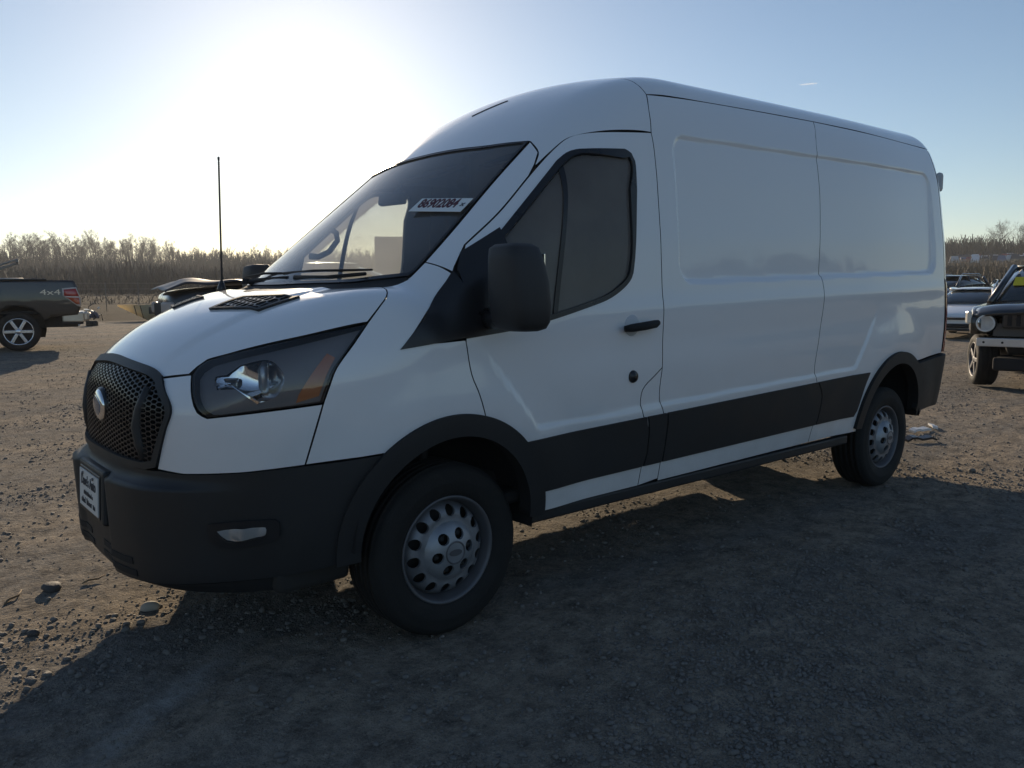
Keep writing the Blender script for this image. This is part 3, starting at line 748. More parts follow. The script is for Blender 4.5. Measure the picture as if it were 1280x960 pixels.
# wipers
def f_wip(b):
    b.tube([(.80, -.10, 1.455), (.83, -.35, 1.452), (.875, -.60, 1.462)], [.013, .010, .008], 6)
    b.tube([(.825, .08, 1.480), (.845, -.2, 1.484), (.895, -.62, 1.478)], [.006, .007, .005], 6)
vanmesh('wiper', *(lambda b: (np.array(b.V), b.F))((lambda b: (f_wip(b), b)[1])(MB())), M_BLACK, None)
def f_wip2(b):
    b.tube([(.80, .42, 1.445), (.82, .30, 1.455), (.80, -.02, 1.458)], [.016, .010, .008], 6)
    b.tube([(.868, .66, 1.475), (.845, .35, 1.486), (.828, .02, 1.478)], [.005, .007, .006], 6)
    b.lathe([(0, .03), (.02, .028), (.026, .015), (.028, 0)], 'z', 12, (.79, .44, 1.435))
vanmesh('wiper', *(lambda b: (np.array(b.V), b.F))((lambda b: (f_wip2(b), b)[1])(MB())), M_BLACK, None)
# windshield sticker with the lot number
def on_ws(y, z):
    O = np.array([[-.5, y, z]]); return bodyhit(O, np.array([[1., 0, 0]]), 3.0, 200)[0]
sc_c = on_ws(-.50, 1.815); sn = bodynormal(sc_c[None])[0]
_tl, _tr, _br, _bl = [np.array(v) for v in ((1.258, -.441, 1.799), (1.337, -.731, 1.780), (1.258, -.755, 1.707), (1.180, -.481, 1.727))]
_rt = _tr-_tl; _rt /= np.linalg.norm(_rt); _up = _tl-_bl; _up -= _rt*np.dot(_rt, _up); _up /= np.linalg.norm(_up); _nn = np.cross(_rt, _up)
_c = (_tl+_tr+_br+_bl)/4+_nn*.012
MS = Matrix(np.c_[_rt, _up, _nn].tolist())
def onplane(u, v, w=0.): return tuple(_c+_rt*u+_up*v+_nn*w)
st = vanmesh('lot_sticker', [onplane(-.152, -.046), onplane(.142, -.050), onplane(.150, .048), onplane(-.140, .050)]+[onplane(-.152, -.046, -.002), onplane(.142, -.050, -.002), onplane(.150, .048, -.002), onplane(-.140, .050, -.002)],
     [(0, 1, 2, 3), (7, 6, 5, 4), (0, 4, 5, 1), (1, 5, 6, 2), (2, 6, 7, 3), (3, 7, 4, 0)], M_PAPER, windshield, smooth=False)[0]
text('lot_number', '86902084', .088, MS, Vector(onplane(-.015, .008, .0008))-VORG, M_REDINK, st, shear=.0, squeeze=.62, bold=.0022)
text('lot_number', 'x', .045, MS, Vector(onplane(.122, .004, .0008))-VORG, M_INK, st, squeeze=.9, bold=.001)

# ---- cab interior
M_SHEET, _n, _l = nt('thin_translucent_white')
_n.remove(_n['Principled BSDF']); _a = _n.new('ShaderNodeBsdfDiffuse'); _b = _n.new('ShaderNodeBsdfTranslucent'); _m = _n.new('ShaderNodeMixShader')
for _q in (_a, _b): _q.inputs[0].default_value = (.85, .85, .82, 1)
_m.inputs[0].default_value = .5; _l.new(_a.outputs[0], _m.inputs[1]); _l.new(_b.outputs[0], _m.inputs[2]); _l.new(_m.outputs[0], _n['Material Output'].inputs[0])
def boxpart(name, c, d, m, rot=None, bev=.02, mirror=False, parent=None):
    b = MB().box(c, d, rot, bev)
    return vanmesh(name, np.array(b.V), b.F, m, parent, smooth=False, mirror=mirror)
db = MB(); db.box((1.17, 0, 1.20), (.50, 1.74, .28), ry(RAD(-6)), .05); db.box((1.12, 0, 1.01), (.36, 1.72, .30), None, .04); db.box((1.33, -.42, 1.345), (.20, .42, .08), ry(RAD(-12)), .03)
dash = vanmesh('dashboard', np.array(db.V), db.F, M_DASH, None, smooth=False)[0]
for c, d, a in (((1.13, -.55, 1.425), (.24, .20, .003), -20), ((1.10, -.30, 1.42), (.22, .22, .003), -22), ((1.20, .10, 1.362), (.12, .20, .003), -6)):
    b = MB().box(c, d, ry(RAD(a)) @ rz(RAD(12))); vanmesh('reflection_sheet', np.array(b.V), b.F, M_SHEET, dash, smooth=False)  # added sheets that glow in place of bright reflections low in the windshield
# steering wheel
def ringtube(c, R, r, M3, n=36, k=8):
    V = []; F = []
    for i in range(n):
        a = 2*math.pi*i/n
        for j in range(k):
            t = 2*math.pi*j/k
            V.append(Vector(c)+M3 @ Vector(((R+r*math.cos(t))*math.cos(a), (R+r*math.cos(t))*math.sin(a), r*math.sin(t))))
    for i in range(n):
        for j in range(k): F.append((i*k+j, ((i+1) % n)*k+j, ((i+1) % n)*k+(j+1) % k, i*k+(j+1) % k))
    return V, F
sw = MB(); sw.add(*ringtube((1.50, -.42, 1.30), .19, .017, ry(RAD(-58))), True)
for a in (0, 2.4, 4.0): sw.tube([(1.49, -.42, 1.295), Vector((1.50, -.42, 1.30))+ry(RAD(-58)) @ Vector((.18*math.cos(a), .18*math.sin(a), 0))], [.03, .015], 6)
sw.tube([(1.49, -.42, 1.295), (1.36, -.42, 1.22)], .03, 8)
vanmesh('steering_wheel', np.array(sw.V), sw.F, M_DASH, None)
for y in (-.46, .46):
    sb = MB(); sb.box((1.98, y, .86), (.52, .50, .16), ry(RAD(-5)), .05); sb.box((2.22, y, 1.24), (.15, .50, .66), ry(RAD(12)), .06); sb.box((2.31, y, 1.66), (.10, .26, .20), ry(RAD(8)), .04); sb.box((2.0, y, .60), (.4, .42, .40), None, .03)
    vanmesh('seat', np.array(sb.V), sb.F, M_SEAT, None, smooth=False)
boxpart('bulkhead', (2.50, 0, 1.35), (.03, 1.66, 1.90), mat('grey_partition', (.28, .28, .28), .7), bev=.008)
boxpart('cab_floor', (1.85, 0, .50), (1.35, 1.85, .06), M_BLACK)
boxpart('firewall', (1.02, 0, .86), (.04, 1.60, .86), M_BLACK)
gh = MB(); gh.tube([(1.31, .80, 1.60), (1.345, .76, 1.595), (1.40, .735, 1.625), (1.455, .735, 1.69), (1.462, .76, 1.735), (1.44, .80, 1.765)], [.020, .017, .016, .016, .017, .020], 8)
vanmesh('grab_handle', np.array(gh.V), gh.F, M_DASH, None, mirror=True)
im = MB(); im.box((1.345, -.06, 1.845), (.035, .20, .062), ry(RAD(10)) @ rz(RAD(6)), .012); im.tube([(1.355, -.06, 1.87), (1.385, -.05, 1.895), (1.40, -.05, 1.905)], [.012, .012, .02], 8)
vanmesh('rear_view_mirror', np.array(im.V), im.F, M_BLACK, None, smooth=False)
for y in (-.38, .38):
    b = MB().box((1.88, y, 2.06), (.20, .40, .02), ry(RAD(-22)), .008); vanmesh('sun_visor', np.array(b.V), b.F, mat('grey_visor_cloth', (.10, .10, .10), .9), None, smooth=False)
headl = [(1.70, -.80, 2.03), (1.85, -.90, 2.06), (2.10, -.93, 2.075), (2.44, -.94, 2.085)]
panel('headliner', [headl, mir(headl)], TOP, [M_DASH, M_DASH], off=-.045, thick=0, gap=0, res=.05)
panel('pillar_gap_seal', [[(1.045, 1.40)], [(1.075, 1.50)], [(1.19, 1.61)], [(1.17, 1.40)], [(1.07, 1.24)]], SIDE, [M_BLACK, M_BLACK], off=-.024, thick=0, gap=0, res=.03, mirror=True)
# ---- under the body
ub = MB()
ub.box((3.0, 0, .52), (5.2, 1.5, .12)); ub.box((5.4, 0, .56), (.9, 1.6, .1))
for y in (-.45, .45): ub.box((3.6, y, .43), (4.2, .09, .12))
ub.box((.50, 0, .36), (.30, 1.66, .14), None, .03); ub.box((.85, 0, .40), (.7, 1.1, .16), None, .03); ub.box((3.1, 0, .40), (.08, 1.5, .10)); ub.box((1.55, 0, .37), (.7, .8, .14), None, .04)
ub.tube([(1.9, .12, .38), (3.2, .12, .40), (4.77, 0, .36)], .045, 10); ub.tube([(2.0, .5, .36), (3.5, .55, .36), (4.1, .6, .40), (5.5, .6, .42)], .035, 8)
ub.tube([(3.3, .5, .38), (4.0, .55, .38)], .10, 12); ub.box((2.5, -.62, .40), (1.0, .32, .20), None, .04)
ub.tube([(4.773, -.75, .352), (4.773, -.2, .352), (4.773, 0, .352), (4.773, .2, .352), (4.773, .75, .352)], [.05, .06, .15, .06, .05], 12)
for y in (-.55, .55): ub.box((4.77, y, .44), (1.3, .07, .05)); ub.tube([(1.02, y, .34), (1.02, y*1.3, .352)], .05, 8)
ub.tube([(1.02, -.6, .33), (1.02, .6, .33)], .045, 8)
vanmesh('underbody', np.array(ub.V), ub.F, mat('dirty_underbody', (.03, .028, .026), .9), None)
# wheel wells
for c, r, a0 in ((FA, .43, -9), (RA, .475, 2)):
    wb = MB(); n = 26; V = []; F = []
    for k in range(n+1):
        a = RAD(a0+(180-a0)*k/n)
        for y in (-.985, -.62): V.append((c[0]+r*math.cos(a), y, c[1]+r*math.sin(a)))
    for k in range(n): F.append((2*k, 2*k+2, 2*k+3, 2*k+1))
    F.append(tuple(2*k+1 for k in range(n+1)))
    wb.add(V, F, True); vanmesh('wheel_well', np.array(wb.V), wb.F, M_BLACK, None, mirror=True)
# rear end: quarter corners, tail lamps, doors, bumper (wrapped round an upright axis near the tail)
zt = lambda z: z
corner = [[(5.605, 2.43), (5.605, 1.9), (5.605, 1.48)], [(5.605, 1.47), (5.69, -.93, 1.40), (5.74, -.92, 1.39)], [(5.80, -.83, 1.5), (5.80, -.80, 1.9), (5.79, -.74, 2.43)]]
panel('rear_corner_panel', corner, TAIL, WH, res=.03, mirror=True)
panel('tail_lamp', [[(5.605, 1.455), (5.69, -.94, 1.392), (5.74, -.92, 1.38)], [(5.85, -.86, 1.38)], [(5.85, -.86, .905)], [(5.605, .91)]], TAIL, [M_RED, M_BLACK], off=.006, thick=.03, res=.03, mirror=True)
for s in (1, -1):
    panel('rear_door', [[(5.90, -.63*s-.0, 2.43), (5.97, -.01*s, 2.45)], [(5.98, -.01*s, .90)], [(5.93, -.76*s, .90), (5.92, -.76*s, 1.4), (5.91, -.72*s, 1.9), (5.90, -.63*s, 2.43)]], TAIL, WH, res=.05)
panel('rear_bumper', [[(5.02, .862), (5.3, .872), (5.60, .890)], [(5.85, -.88, .893), (5.95, -.6, .895), (5.98, 0, .895), (5.95, .6, .895), (5.85, .88, .893)], [tuple(p*[1, -1, 1]) for p in p3([(5.60, .890), (5.3, .872), (5.02, .862)])],
      [(5.10, .99, .80), (5.20, .98, .66), (5.19, .97, .50)], [(5.5, .95, .50), (5.85, .85, .50), (5.97, 0, .50), (5.85, -.85, .50), (5.5, -.95, .50)], [(5.19, .50), (5.20, .66), (5.13, .77)]], TAIL, C2, off=.022, thick=.04, res=.03, back=False)
rl = MB(); rl.lathe([(0, .035), (.05, .03), (.075, .012), (.08, -.02)], 'x', 20, (5.93, -.50, 2.245))
rl = MB(); rl.box((5.745, -.835, 2.20), (.06, .06, .15), None, .028)
vanmesh('rear_door_hinge', np.array(rl.V), rl.F, mat('grey_white_plastic', (.5, .51, .52), .5), None, smooth=False, mirror=True)
# dark slots in the roof cap above the windshield
for ya, yb in ((-.04, -.17),):
    panel('roof_cap_slot', [[(1.86, ya, 2.31), (2.00, yb, 2.39)], [(2.006, yb+.012, 2.39), (1.866, ya+.012, 2.32)]], TOP, [M_BLACK, M_BLACK], off=.003, thick=.004, gap=0, res=.02, back=False)
# small antenna fin on the roof
rf = MB(); rf.box((3.0, -.35, 2.55), (.06, .03, .03), None, .008); vanmesh('roof_plug', np.array(rf.V), rf.F, M_BLACK, None, smooth=False)

# ---- wheels
def ringface(holes, R0, R1, tf, hr, n=64):
    """a pierced disc: radius R0..R1, axial depth tf(r), holes of radius hr"""
    P = np.array([(R1*math.cos(2*math.pi*k/n), R1*math.sin(2*math.pi*k/n)) for k in range(n)])
    H = [np.array([(c[0]+h*math.cos(2*math.pi*k/14), c[1]+h*math.sin(2*math.pi*k/14)) for k in range(14)]) for c, h in zip(holes, hr)]
    if R0: H.append(np.array([(R0*math.cos(2*math.pi*k/40), R0*math.sin(2*math.pi*k/40)) for k in range(40)]))
    V2, T, loops = triangulate(P, H, .012)
    r = np.hypot(V2[:, 0], V2[:, 1]); A = np.c_[V2[:, 0], tf(r), V2[:, 1]]
    n0 = len(A); F = [tuple(t) for t in T]; V = [A]; base = n0
    for lp in loops:
        a = len(lp); V += [A[lp], A[lp]+[0, .012, 0]]
        F += [(base+i, base+(i+1) % a, base+a+(i+1) % a, base+a+i) for i in range(a)]; base += 2*a
    return np.vstack(V), F
def van_wheel(x, side, yaw=0.):
    w = empty('wheel', (x-VORG.x, side*.845, .352), 0 if side < 0 else math.pi, van)
    w.rotation_euler.z += yaw
    h = .1175
    pr = [(.212, -.090), (.222, -.104), (.245, -.116), (.275, -.1205), (.282, -.1215), (.287, -.1205), (.305, -.1195), (.318, -.1165), (.322, -.1165), (.338, -.106), (.347, -.096), (.3505, -.084)]
    tr = []
    for a, b in ((-.084, -.062), (-.052, -.024), (-.012, .012), (.024, .052), (.062, .084)):
        tr += [(.3425, a-.001), (.3515, a), (.3515, b), (.3425, b+.001)]
    prof = pr+tr[1:-1]+[(r, -t) for r, t in pr[::-1]]
    t = MB(); t.lathe(prof, 'y', 72)
    t.build('tyre', M_RUBBER, w)
    b = MB(); b.lathe([(.214, -.088), (.2215, -.0985), (.2225, -.104), (.2195, -.108), (.212, -.106), (.206, -.094), (.200, -.076), (.192, -.058), (.186, -.03), (.182, .03), (.19, .08), (.205, .1)], 'y', 64)
    rm = b.build('rim', M_RIMDIRT, w)
    hs = [(.160*math.cos(2*math.pi*(k+.3)/14), .160*math.sin(2*math.pi*(k+.3)/14)) for k in range(14)]
    tf = lambda r: np.interp(r, [.09, .118, .125, .14, .16, .178, .186, .192], [-.108, -.108, -.100, -.104, -.098, -.082, -.066, -.050])
    V, F = ringface(hs, .10, .192, tf, [.0225]*14)
    o = obj('wheel_disc', mesh('wheel_disc', V, F, M_DISC), rm)
    hs = [(.076*math.cos(2*math.pi*(k+.15)/6), .076*math.sin(2*math.pi*(k+.15)/6)) for k in range(6)]
    tf = lambda r: np.interp(r, [0, .048, .056, .075, .10, .115, .119], [-.150, -.150, -.146, -.141, -.128, -.114, -.106])
    V, F = ringface(hs, 0, .119, tf, [.0235]*6)
    cp = obj('centre_cap', mesh('centre_cap', V, F, M_STEEL), w)
    q = MB()
    q.lathe([(.0475, -.151), (.044, -.1535), (.0405, -.151)], 'y', 40)
    V = [(.030*math.cos(2*math.pi*k/28), -.1512, .013*math.sin(2*math.pi*k/28)) for k in range(28)]; V += [(x_, -.153, z_) for x_, _, z_ in V]
    q.add(V, [tuple(range(28, 56))]+[(k, (k+1) % 28, 28+(k+1) % 28, 28+k) for k in range(28)])
    q.build('cap_emblem', M_RIMDIRT, cp)
    nu = MB()
    for c in hs:
        nu.lathe([(0, -.128), (.010, -.128), (.012, -.124), (.012, -.07)], 'y', 6, (c[0], 0, c[1]))
    nu.lathe([(0, -.06), (.185, -.035)], 'y', 32)
    nu.build('hub', mat('dark_wheel_back', (.02, .02, .02), .8), w)
    return w
for x in (1.023, 4.773):
    for sd in (-1, 1): van_wheel(x, sd)

# ================================================================== GROUND
RNG = np.random.default_rng(7)
random.seed(7)
def vnoise(x, y, seed=0):
    xi, yi = np.floor(x).astype(np.int64), np.floor(y).astype(np.int64)
    fx, fy = x-xi, y-yi; fx = fx*fx*(3-2*fx); fy = fy*fy*(3-2*fy)
    def h(a, b):
        n = (a*374761393+b*668265263+seed*1442695041) & 0x7fffffff
        n = ((n ^ (n >> 13))*1274126177) & 0x7fffffff
        return ((n ^ (n >> 16)) & 0xffff)/65535.0
    return (h(xi, yi)*(1-fx)+h(xi+1, yi)*fx)*(1-fy)+(h(xi, yi+1)*(1-fx)+h(xi+1, yi+1)*fx)*fy
def fbm(x, y, o=4, seed=0):
    s = 0; a = .5
    for i in range(o): s = s+a*(vnoise(x*2**i+17*i, y*2**i-9*i, seed+i)-.5); a *= .5
    return s
def azwin(az, lo, hi, w):
    return ss(lo-w, lo, az)*(1-ss(hi, hi+w, az))
def terrain(x, y):
    """height of the land: nearly level yard, a wooded rise beyond, scrapyard slope on the right, a hill behind the camera"""
    r = np.hypot(x-1, y+1); az = np.degrees(np.arctan2(y+3.5, x+.76)) % 360
    z = .022*np.clip(r-6, 0, 14)*azwin(az, 52, 130, 30)
    z = z+7.6*ss(28, 290, r)*azwin(az, 40, 175, 12)
    z = z+.036*np.clip(r-16, 0, 228)*(.35+.65*ss(20, 90, r))*(azwin(az, 0, 36, 12))*ss(18, 40, r)
    z = z+ss(80, 320, r)*(5*azwin(az, 190, 345, 14)+9.5*np.exp(-((az-327)/8.5)**2)+4*np.exp(-((az-300)/9)**2))
    z = z+ss(60, 200, r)*1.5*fbm(x/60, y/60, 3, 3)*2
    z = z-ss(330, 900, r)*10
    return z
def yard(x, y):
    """roughness of the packed gravel"""
    z = .030*fbm(x/1.7, y/1.7, 3, 11)+.026*fbm(x/.35, y/.35, 3, 21)+.030*np.abs(fbm(x/.11, y/.11, 3, 31))
    # wheel ruts that run across the yard
    u = x*math.cos(RAD(38.5))+y*math.sin(RAD(38.5)); v = -x*math.sin(RAD(38.5))+y*math.cos(RAD(38.5))
    z = z-.012*np.exp(-((v+.65+.03*np.sin(u*1.3))/.07)**2)*ss(2.0, -.3, np.abs(u+1.2)-.9)
    return z
def ground_z(x, y):
    return terrain(x, y)+yard(x, y)*(1-ss(25, 60, np.hypot(x-1, y+1))*.6)
def polar(rs, angs, wrap):
    R_, A_ = np.meshgrid(rs, angs, indexing='ij')
    X = CAM[0]+R_*np.cos(A_); Y = CAM[1]+R_*np.sin(A_)
    return X, Y
rs = np.r_[0.0, np.geomspace(.9, 24, 470), np.geomspace(24.6, 1500, 150)]
aa = RAD(1)*np.r_[np.linspace(8, 96, 760, endpoint=False), np.linspace(96, 368, 200, endpoint=False)]
GX, GY = polar(rs, aa, True)
GZ = ground_z(GX, GY)
# tyres sit in the ground, not on noise
for wx in (1.023, 4.773):
    for wy in (-.845, .845):
        k = np.exp(-(((GX-wx)/.22)**2+((GY-wy)/.20)**2)); GZ = GZ*(1-k)+k*(-.004)
nr, na = GX.shape
idx = np.arange(nr*na).reshape(nr, na)
q = np.stack([idx[:-1], np.roll(idx, -1, 1)[:-1], np.roll(idx, -1, 1)[1:], idx[1:]], -1).reshape(-1, 4)[:, ::-1]
def bigmesh(name, V, Q, m, k=4):
    me = bpy.data.meshes.new(name); me.vertices.add(len(V)); me.vertices.foreach_set('co', np.asarray(V, np.float32).ravel())
    me.loops.add(Q.size); me.loops.foreach_set('vertex_index', Q.astype(np.int32).ravel())
    me.polygons.add(len(Q)); me.polygons.foreach_set('loop_start', np.arange(0, Q.size, k, dtype=np.int32)); me.polygons.foreach_set('loop_total', np.full(len(Q), k, np.int32))
    me.polygons.foreach_set('use_smooth', np.ones(len(Q), bool))
    me.materials.append(m); me.update(); me.validate(); return me
def ground_mat():
    m, n, l = nt('gravel_and_field')
    p = n['Principled BSDF']; p.inputs['Roughness'].default_value = .95; p.inputs['Specular IOR Level'].default_value = .04
    geo = n.new('ShaderNodeNewGeometry'); pos = geo.outputs['Position']
    def noise(s, d=6, r=.6, vec=pos):
        t = n.new('ShaderNodeTexNoise'); t.inputs['Scale'].default_value = s; t.inputs['Detail'].default_value = d; t.inputs['Roughness'].default_value = r; l.new(vec, t.inputs['Vector']); return t.outputs['Fac']
    def rng(f, a, b, c=0., d=1.):
        t = n.new('ShaderNodeMapRange'); t.inputs[1].default_value = a; t.inputs[2].default_value = b; t.inputs[3].default_value = c; t.inputs[4].default_value = d; l.new(f, t.inputs[0]); return t.outputs[0]
    def mix(f, a, b, mode='MIX'):
        t = n.new('ShaderNodeMix'); t.data_type = 'RGBA'; t.blend_type = mode
        if isinstance(f, float): t.inputs[0].default_value = f
        else: l.new(f, t.inputs[0])
        for i, v in ((6, a), (7, b)):
            if isinstance(v, tuple): t.inputs[i].default_value = (*v, 1)
            else: l.new(v, t.inputs[i])
        return t.outputs[2]
    mq = n.new('ShaderNodeMapping'); mq.inputs['Rotation'].default_value = (0, 0, RAD(-25)); mq.inputs['Scale'].default_value = (.35, 1.3, 1); l.new(pos, mq.inputs['Vector'])
    c = mix(rng(noise(.75, 8, .68, mq.outputs[0]), .44, .56), (.385, .325, .255), (.255, .238, .215))       # tan dirt and greyer gravel
    c = mix(rng(noise(7, 8, .72), .42, .68), c, (.110, .098, .086))
    c = mix(rng(noise(24, 5, .75), .47, .66, 0., .5), c, (.090, .082, .074))
    c = mix(rng(noise(31, 5, .75), .56, .68, 0., .7), c, (.46, .41, .34))
    c = mix(rng(noise(75, 4, .7), .52, .70, 0., .75), c, (.36, .31, .25))
    c = mix(rng(noise(190, 3, .6), .55, .72, 0., .8), c, (.06, .055, .05))
    # pale dusty line worn across the yard
    mp = n.new('ShaderNodeMapping'); mp.vector_type = 'POINT'; mp.inputs['Rotation'].default_value = (0, 0, RAD(-38.5)); l.new(pos, mp.inputs['Vector'])
    sp = n.new('ShaderNodeSeparateXYZ'); l.new(mp.outputs[0], sp.inputs[0])
    def math_(op, a, b=None):
        t = n.new('ShaderNodeMath'); t.operation = op
        for i, v in enumerate((a, b)):
            if v is None: continue
            if isinstance(v, (int, float)): t.inputs[i].default_value = v
            else: l.new(v, t.inputs[i])
        return t.outputs[0]
    d = math_('ABSOLUTE', math_('ADD', sp.outputs[1], .575)); d = math_('ADD', d, math_('MULTIPLY', math_('SUBTRACT', noise(4, 4), .5), .10))
    ln = rng(d, .075, .015, 0., .75); ln = math_('MULTIPLY', ln, rng(math_('ABSOLUTE', math_('ADD', sp.outputs[0], 1.35)), 1.55, .9))
    ln = math_('MULTIPLY', ln, rng(noise(14, 4), .35, .6))
    c = mix(ln, c, (.42, .40, .37))
    # field grass beyond the yard
    dist = n.new('ShaderNodeVectorMath'); dist.operation = 'LENGTH'; l.new(pos, dist.inputs[0])
    far = rng(math_('ADD', dist.outputs['Value'], math_('MULTIPLY', math_('SUBTRACT', noise(.25, 4), .5), 14)), 31, 36)
    g = mix(rng(noise(.06, 6, .7), .38, .62), (.034, .028, .023), (.026, .023, .019))
    g = mix(rng(noise(1.6, 6, .7), .4, .68, 0., .8), g, (.046, .037, .029))
    c = mix(far, c, g)
    l.new(c, p.inputs['Base Color'])
    b = n.new('ShaderNodeBump'); b.inputs['Strength'].default_value = .9; b.inputs['Distance'].default_value = .03
    h = math_('ADD', math_('MULTIPLY', noise(38, 5, .65), 1.0), math_('MULTIPLY', noise(130, 3, .6), .45))
    l.new(h, b.inputs['Height']); l.new(b.outputs[0], p.inputs['Normal'])
    return m
ground = obj('ground', bigmesh('ground', np.stack([GX, GY, GZ], -1).reshape(-1, 3), q, ground_mat()))
tag(ground, kind='structure')

# loose gravel: one scatter, too many to count
def ico(sub, seed):
    bm = bmesh.new(); bmesh.ops.create_icosphere(bm, subdivisions=sub, radius=1)
    g = np.random.default_rng(seed); ax = g.normal(size=(7, 3)); ax /= np.linalg.norm(ax, axis=1)[:, None]; h = g.uniform(.55, .95, 7)
    V = np.array([v.co[:] for v in bm.verts])
    for a, k in zip(ax, h):       # cut facets so it is a broken stone and not a ball
        d = V @ a; V = V-np.clip(d-k, 0, None)[:, None]*a
    V *= g.uniform(.75, 1.15, 3)*[1, 1, .68]
    F = np.array([[v.index for v in f.verts] for f in bm.faces]); bm.free(); return V, F
STONES = [ico(2, s) for s in range(6)]; CHIPS = [ico(1, s) for s in range(6)]
def scatter(n, rmin, rmax, smin, smax, shapes, dens, a0=8, a1=94, pw=1.7):
    Vs = []; Fs = []; base = 0; got = 0
    while got < n:
        m = n*2
        r = np.exp(RNG.uniform(math.log(rmin), math.log(rmax), m)); a = RAD(1)*RNG.uniform(a0, a1, m)
        x = CAM[0]+r*np.cos(a); y = CAM[1]+r*np.sin(a)
        keep = RNG.uniform(size=m) < dens(x, y)
        x, y = x[keep][:n-got], y[keep][:n-got]
        s = smin+(smax-smin)*RNG.uniform(size=len(x))**pw
        z = ground_z(x, y); t = RNG.uniform(0, 2*math.pi, len(x)); k = RNG.integers(0, len(shapes), len(x))
        for i in range(len(shapes)):
            V, F = shapes[i]; j = k == i
            if not j.any(): continue
            c, sn = np.cos(t[j]), np.sin(t[j])
            P = V[None]*s[j][:, None, None]
            X = P[..., 0]*c[:, None]-P[..., 1]*sn[:, None]+x[j][:, None]; Y = P[..., 0]*sn[:, None]+P[..., 1]*c[:, None]+y[j][:, None]; Z = P[..., 2]+z[j][:, None]+s[j][:, None]*.18
            Q = np.stack([X, Y, Z], -1); nn = len(Q)
            Vs.append(Q.reshape(-1, 3)); Fs.append((F[None]+base+(np.arange(nn)*len(V))[:, None, None]).reshape(-1, 3)); base += nn*len(V)
        got += len(x)
    return np.vstack(Vs), np.vstack(Fs)
def dens_all(x, y): return .16+.88*ss(.02, .16, fbm(x/.9, y/.9, 3, 51))
def dens_patch(x, y):
    d = np.exp(-(((x-1.55)/.75)**2+((y+2.15)/.55)**2))+.8*np.exp(-(((x-2.6)/.7)**2+((y+1.75)/.5)**2))
    return np.clip(d*(.5+2.5*np.clip(fbm(x/.25, y/.25, 3, 61)+.1, 0, 1)), 0, 1)
sv, sf = [], []; bs = 0
for a in ((16000, 1.3, 14, .003, .009, CHIPS, dens_all), (3200, 1.3, 12, .006, .019, STONES, dens_all), (2400, 1.0, 4.5, .006, .014, STONES, dens_patch), (7000, 1.0, 4.5, .003, .008, CHIPS, dens_patch), (16000, 5, 30, .005, .017, CHIPS, dens_all)):
    v, f = scatter(*a); sv.append(v); sf.append(f+bs); bs += len(v)
M_STONE = mat('limestone_gravel', (.165, .15, .135), .9, var=.5, vscale=14, bump=.4, bscale=160)
tag(obj('gravel', bigmesh('gravel', np.vstack(sv), np.vstack(sf), M_STONE, 3)), kind='stuff')

# ================================================================== WOODS
M_BARK = mat('grey_brown_bark', (.060, .050, .043), .95, var=.3, vscale=3)
M_TWIG = mat('bare_twigs', (.075, .060, .052), .95, var=.3, vscale=2)
def bare_tree(seed, H=12., spread=.42, nb=15, trunk_frac=.35):
    """bare winter tree: tapered trunk mesh and a crown of limbs, branches and twigs"""
    g = random.Random(seed); tk = MB(); cr = MB()
    base = [Vector((0, 0, -.5))]; p = Vector((0, 0, 0)); d = Vector((g.uniform(-.06, .06), g.uniform(-.06, .06), 1)).normalized()
    pts = [Vector((0, 0, -.6)), Vector((0, 0, 0))]; n = 7
    for i in range(n):
        d = (d+Vector((g.gauss(0, .07), g.gauss(0, .07), .05))).normalized(); p = p+d*H*.86/n; pts.append(p.copy())
    r0 = H*.0135
    rad = [r0*1.35, r0*1.15]+[r0*(1-.85*(i+1)/n) for i in range(n)]
    tk.tube(pts, rad, 6, False)
    def limb(p, d, L, r, lev):
        m = 3 if lev < 2 else 2; q = [p.copy()]; dd = d.copy()
        for i in range(m):
            dd = (dd+Vector((g.gauss(0, .16), g.gauss(0, .16), g.gauss(.10, .12)))).normalized(); q.append(q[-1]+dd*L/m)
        if lev < 2: cr.tube(q, [r*(1-.75*i/m) for i in range(m+1)], 4 if lev else 5, False)
        else:
            for a, b in zip(q[:-1], q[1:]):
                s = (b-a).cross(Vector((g.uniform(-1, 1), g.uniform(-1, 1), g.uniform(-1, 1)))).normalized()*r
                cr.add([a-s, a+s, b+s*.5, b-s*.5], [(0, 1, 2, 3)])
        if lev < 3:
            k = (g.randint(6, 8), g.randint(5, 7), g.randint(3, 5))[lev]
            for j in range(k):
                t = .25+.75*(j+g.random())/k; i = min(int(t*m), m-1); pp = q[i].lerp(q[i+1], t*m-i)
                ax = Vector((g.gauss(0, 1), g.gauss(0, 1), g.gauss(.25, .6))).normalized()
                limb(pp, (dd*.75+ax*.75).normalized(), L*g.uniform(.38, .58), max(r*.5, .010), lev+1)
    for j in range(nb):
        t = trunk_frac+(1-trunk_frac)*(j+g.random()*.6)/nb; f = t*(len(pts)-2); i = min(int(f), len(pts)-3)
        pp = pts[i+1].lerp(pts[i+2], f-i); a = g.uniform(0, 2*math.pi)
        d = Vector((math.cos(a), math.sin(a), g.uniform(.8, 1.8))).normalized()
        limb(pp, d, H*spread*(1.15-.75*t)*g.uniform(.75, 1.1), r0*.45*(1.15-t), 0)
    return mesh('trunk', tk.V, tk.F, M_BARK, smooth=tk.S), mesh('crown', cr.V, cr.F, M_TWIG, smooth=False)
KINDS = [bare_tree(100+i, 12, (.26, .32, .24, .30, .28, .25)[i], 13, (.50, .42, .55, .38, .52, .46)[i]) for i in range(6)]
BIG = [bare_tree(200+i, 12, (.50, .46)[i], 17, .28) for i in range(2)]
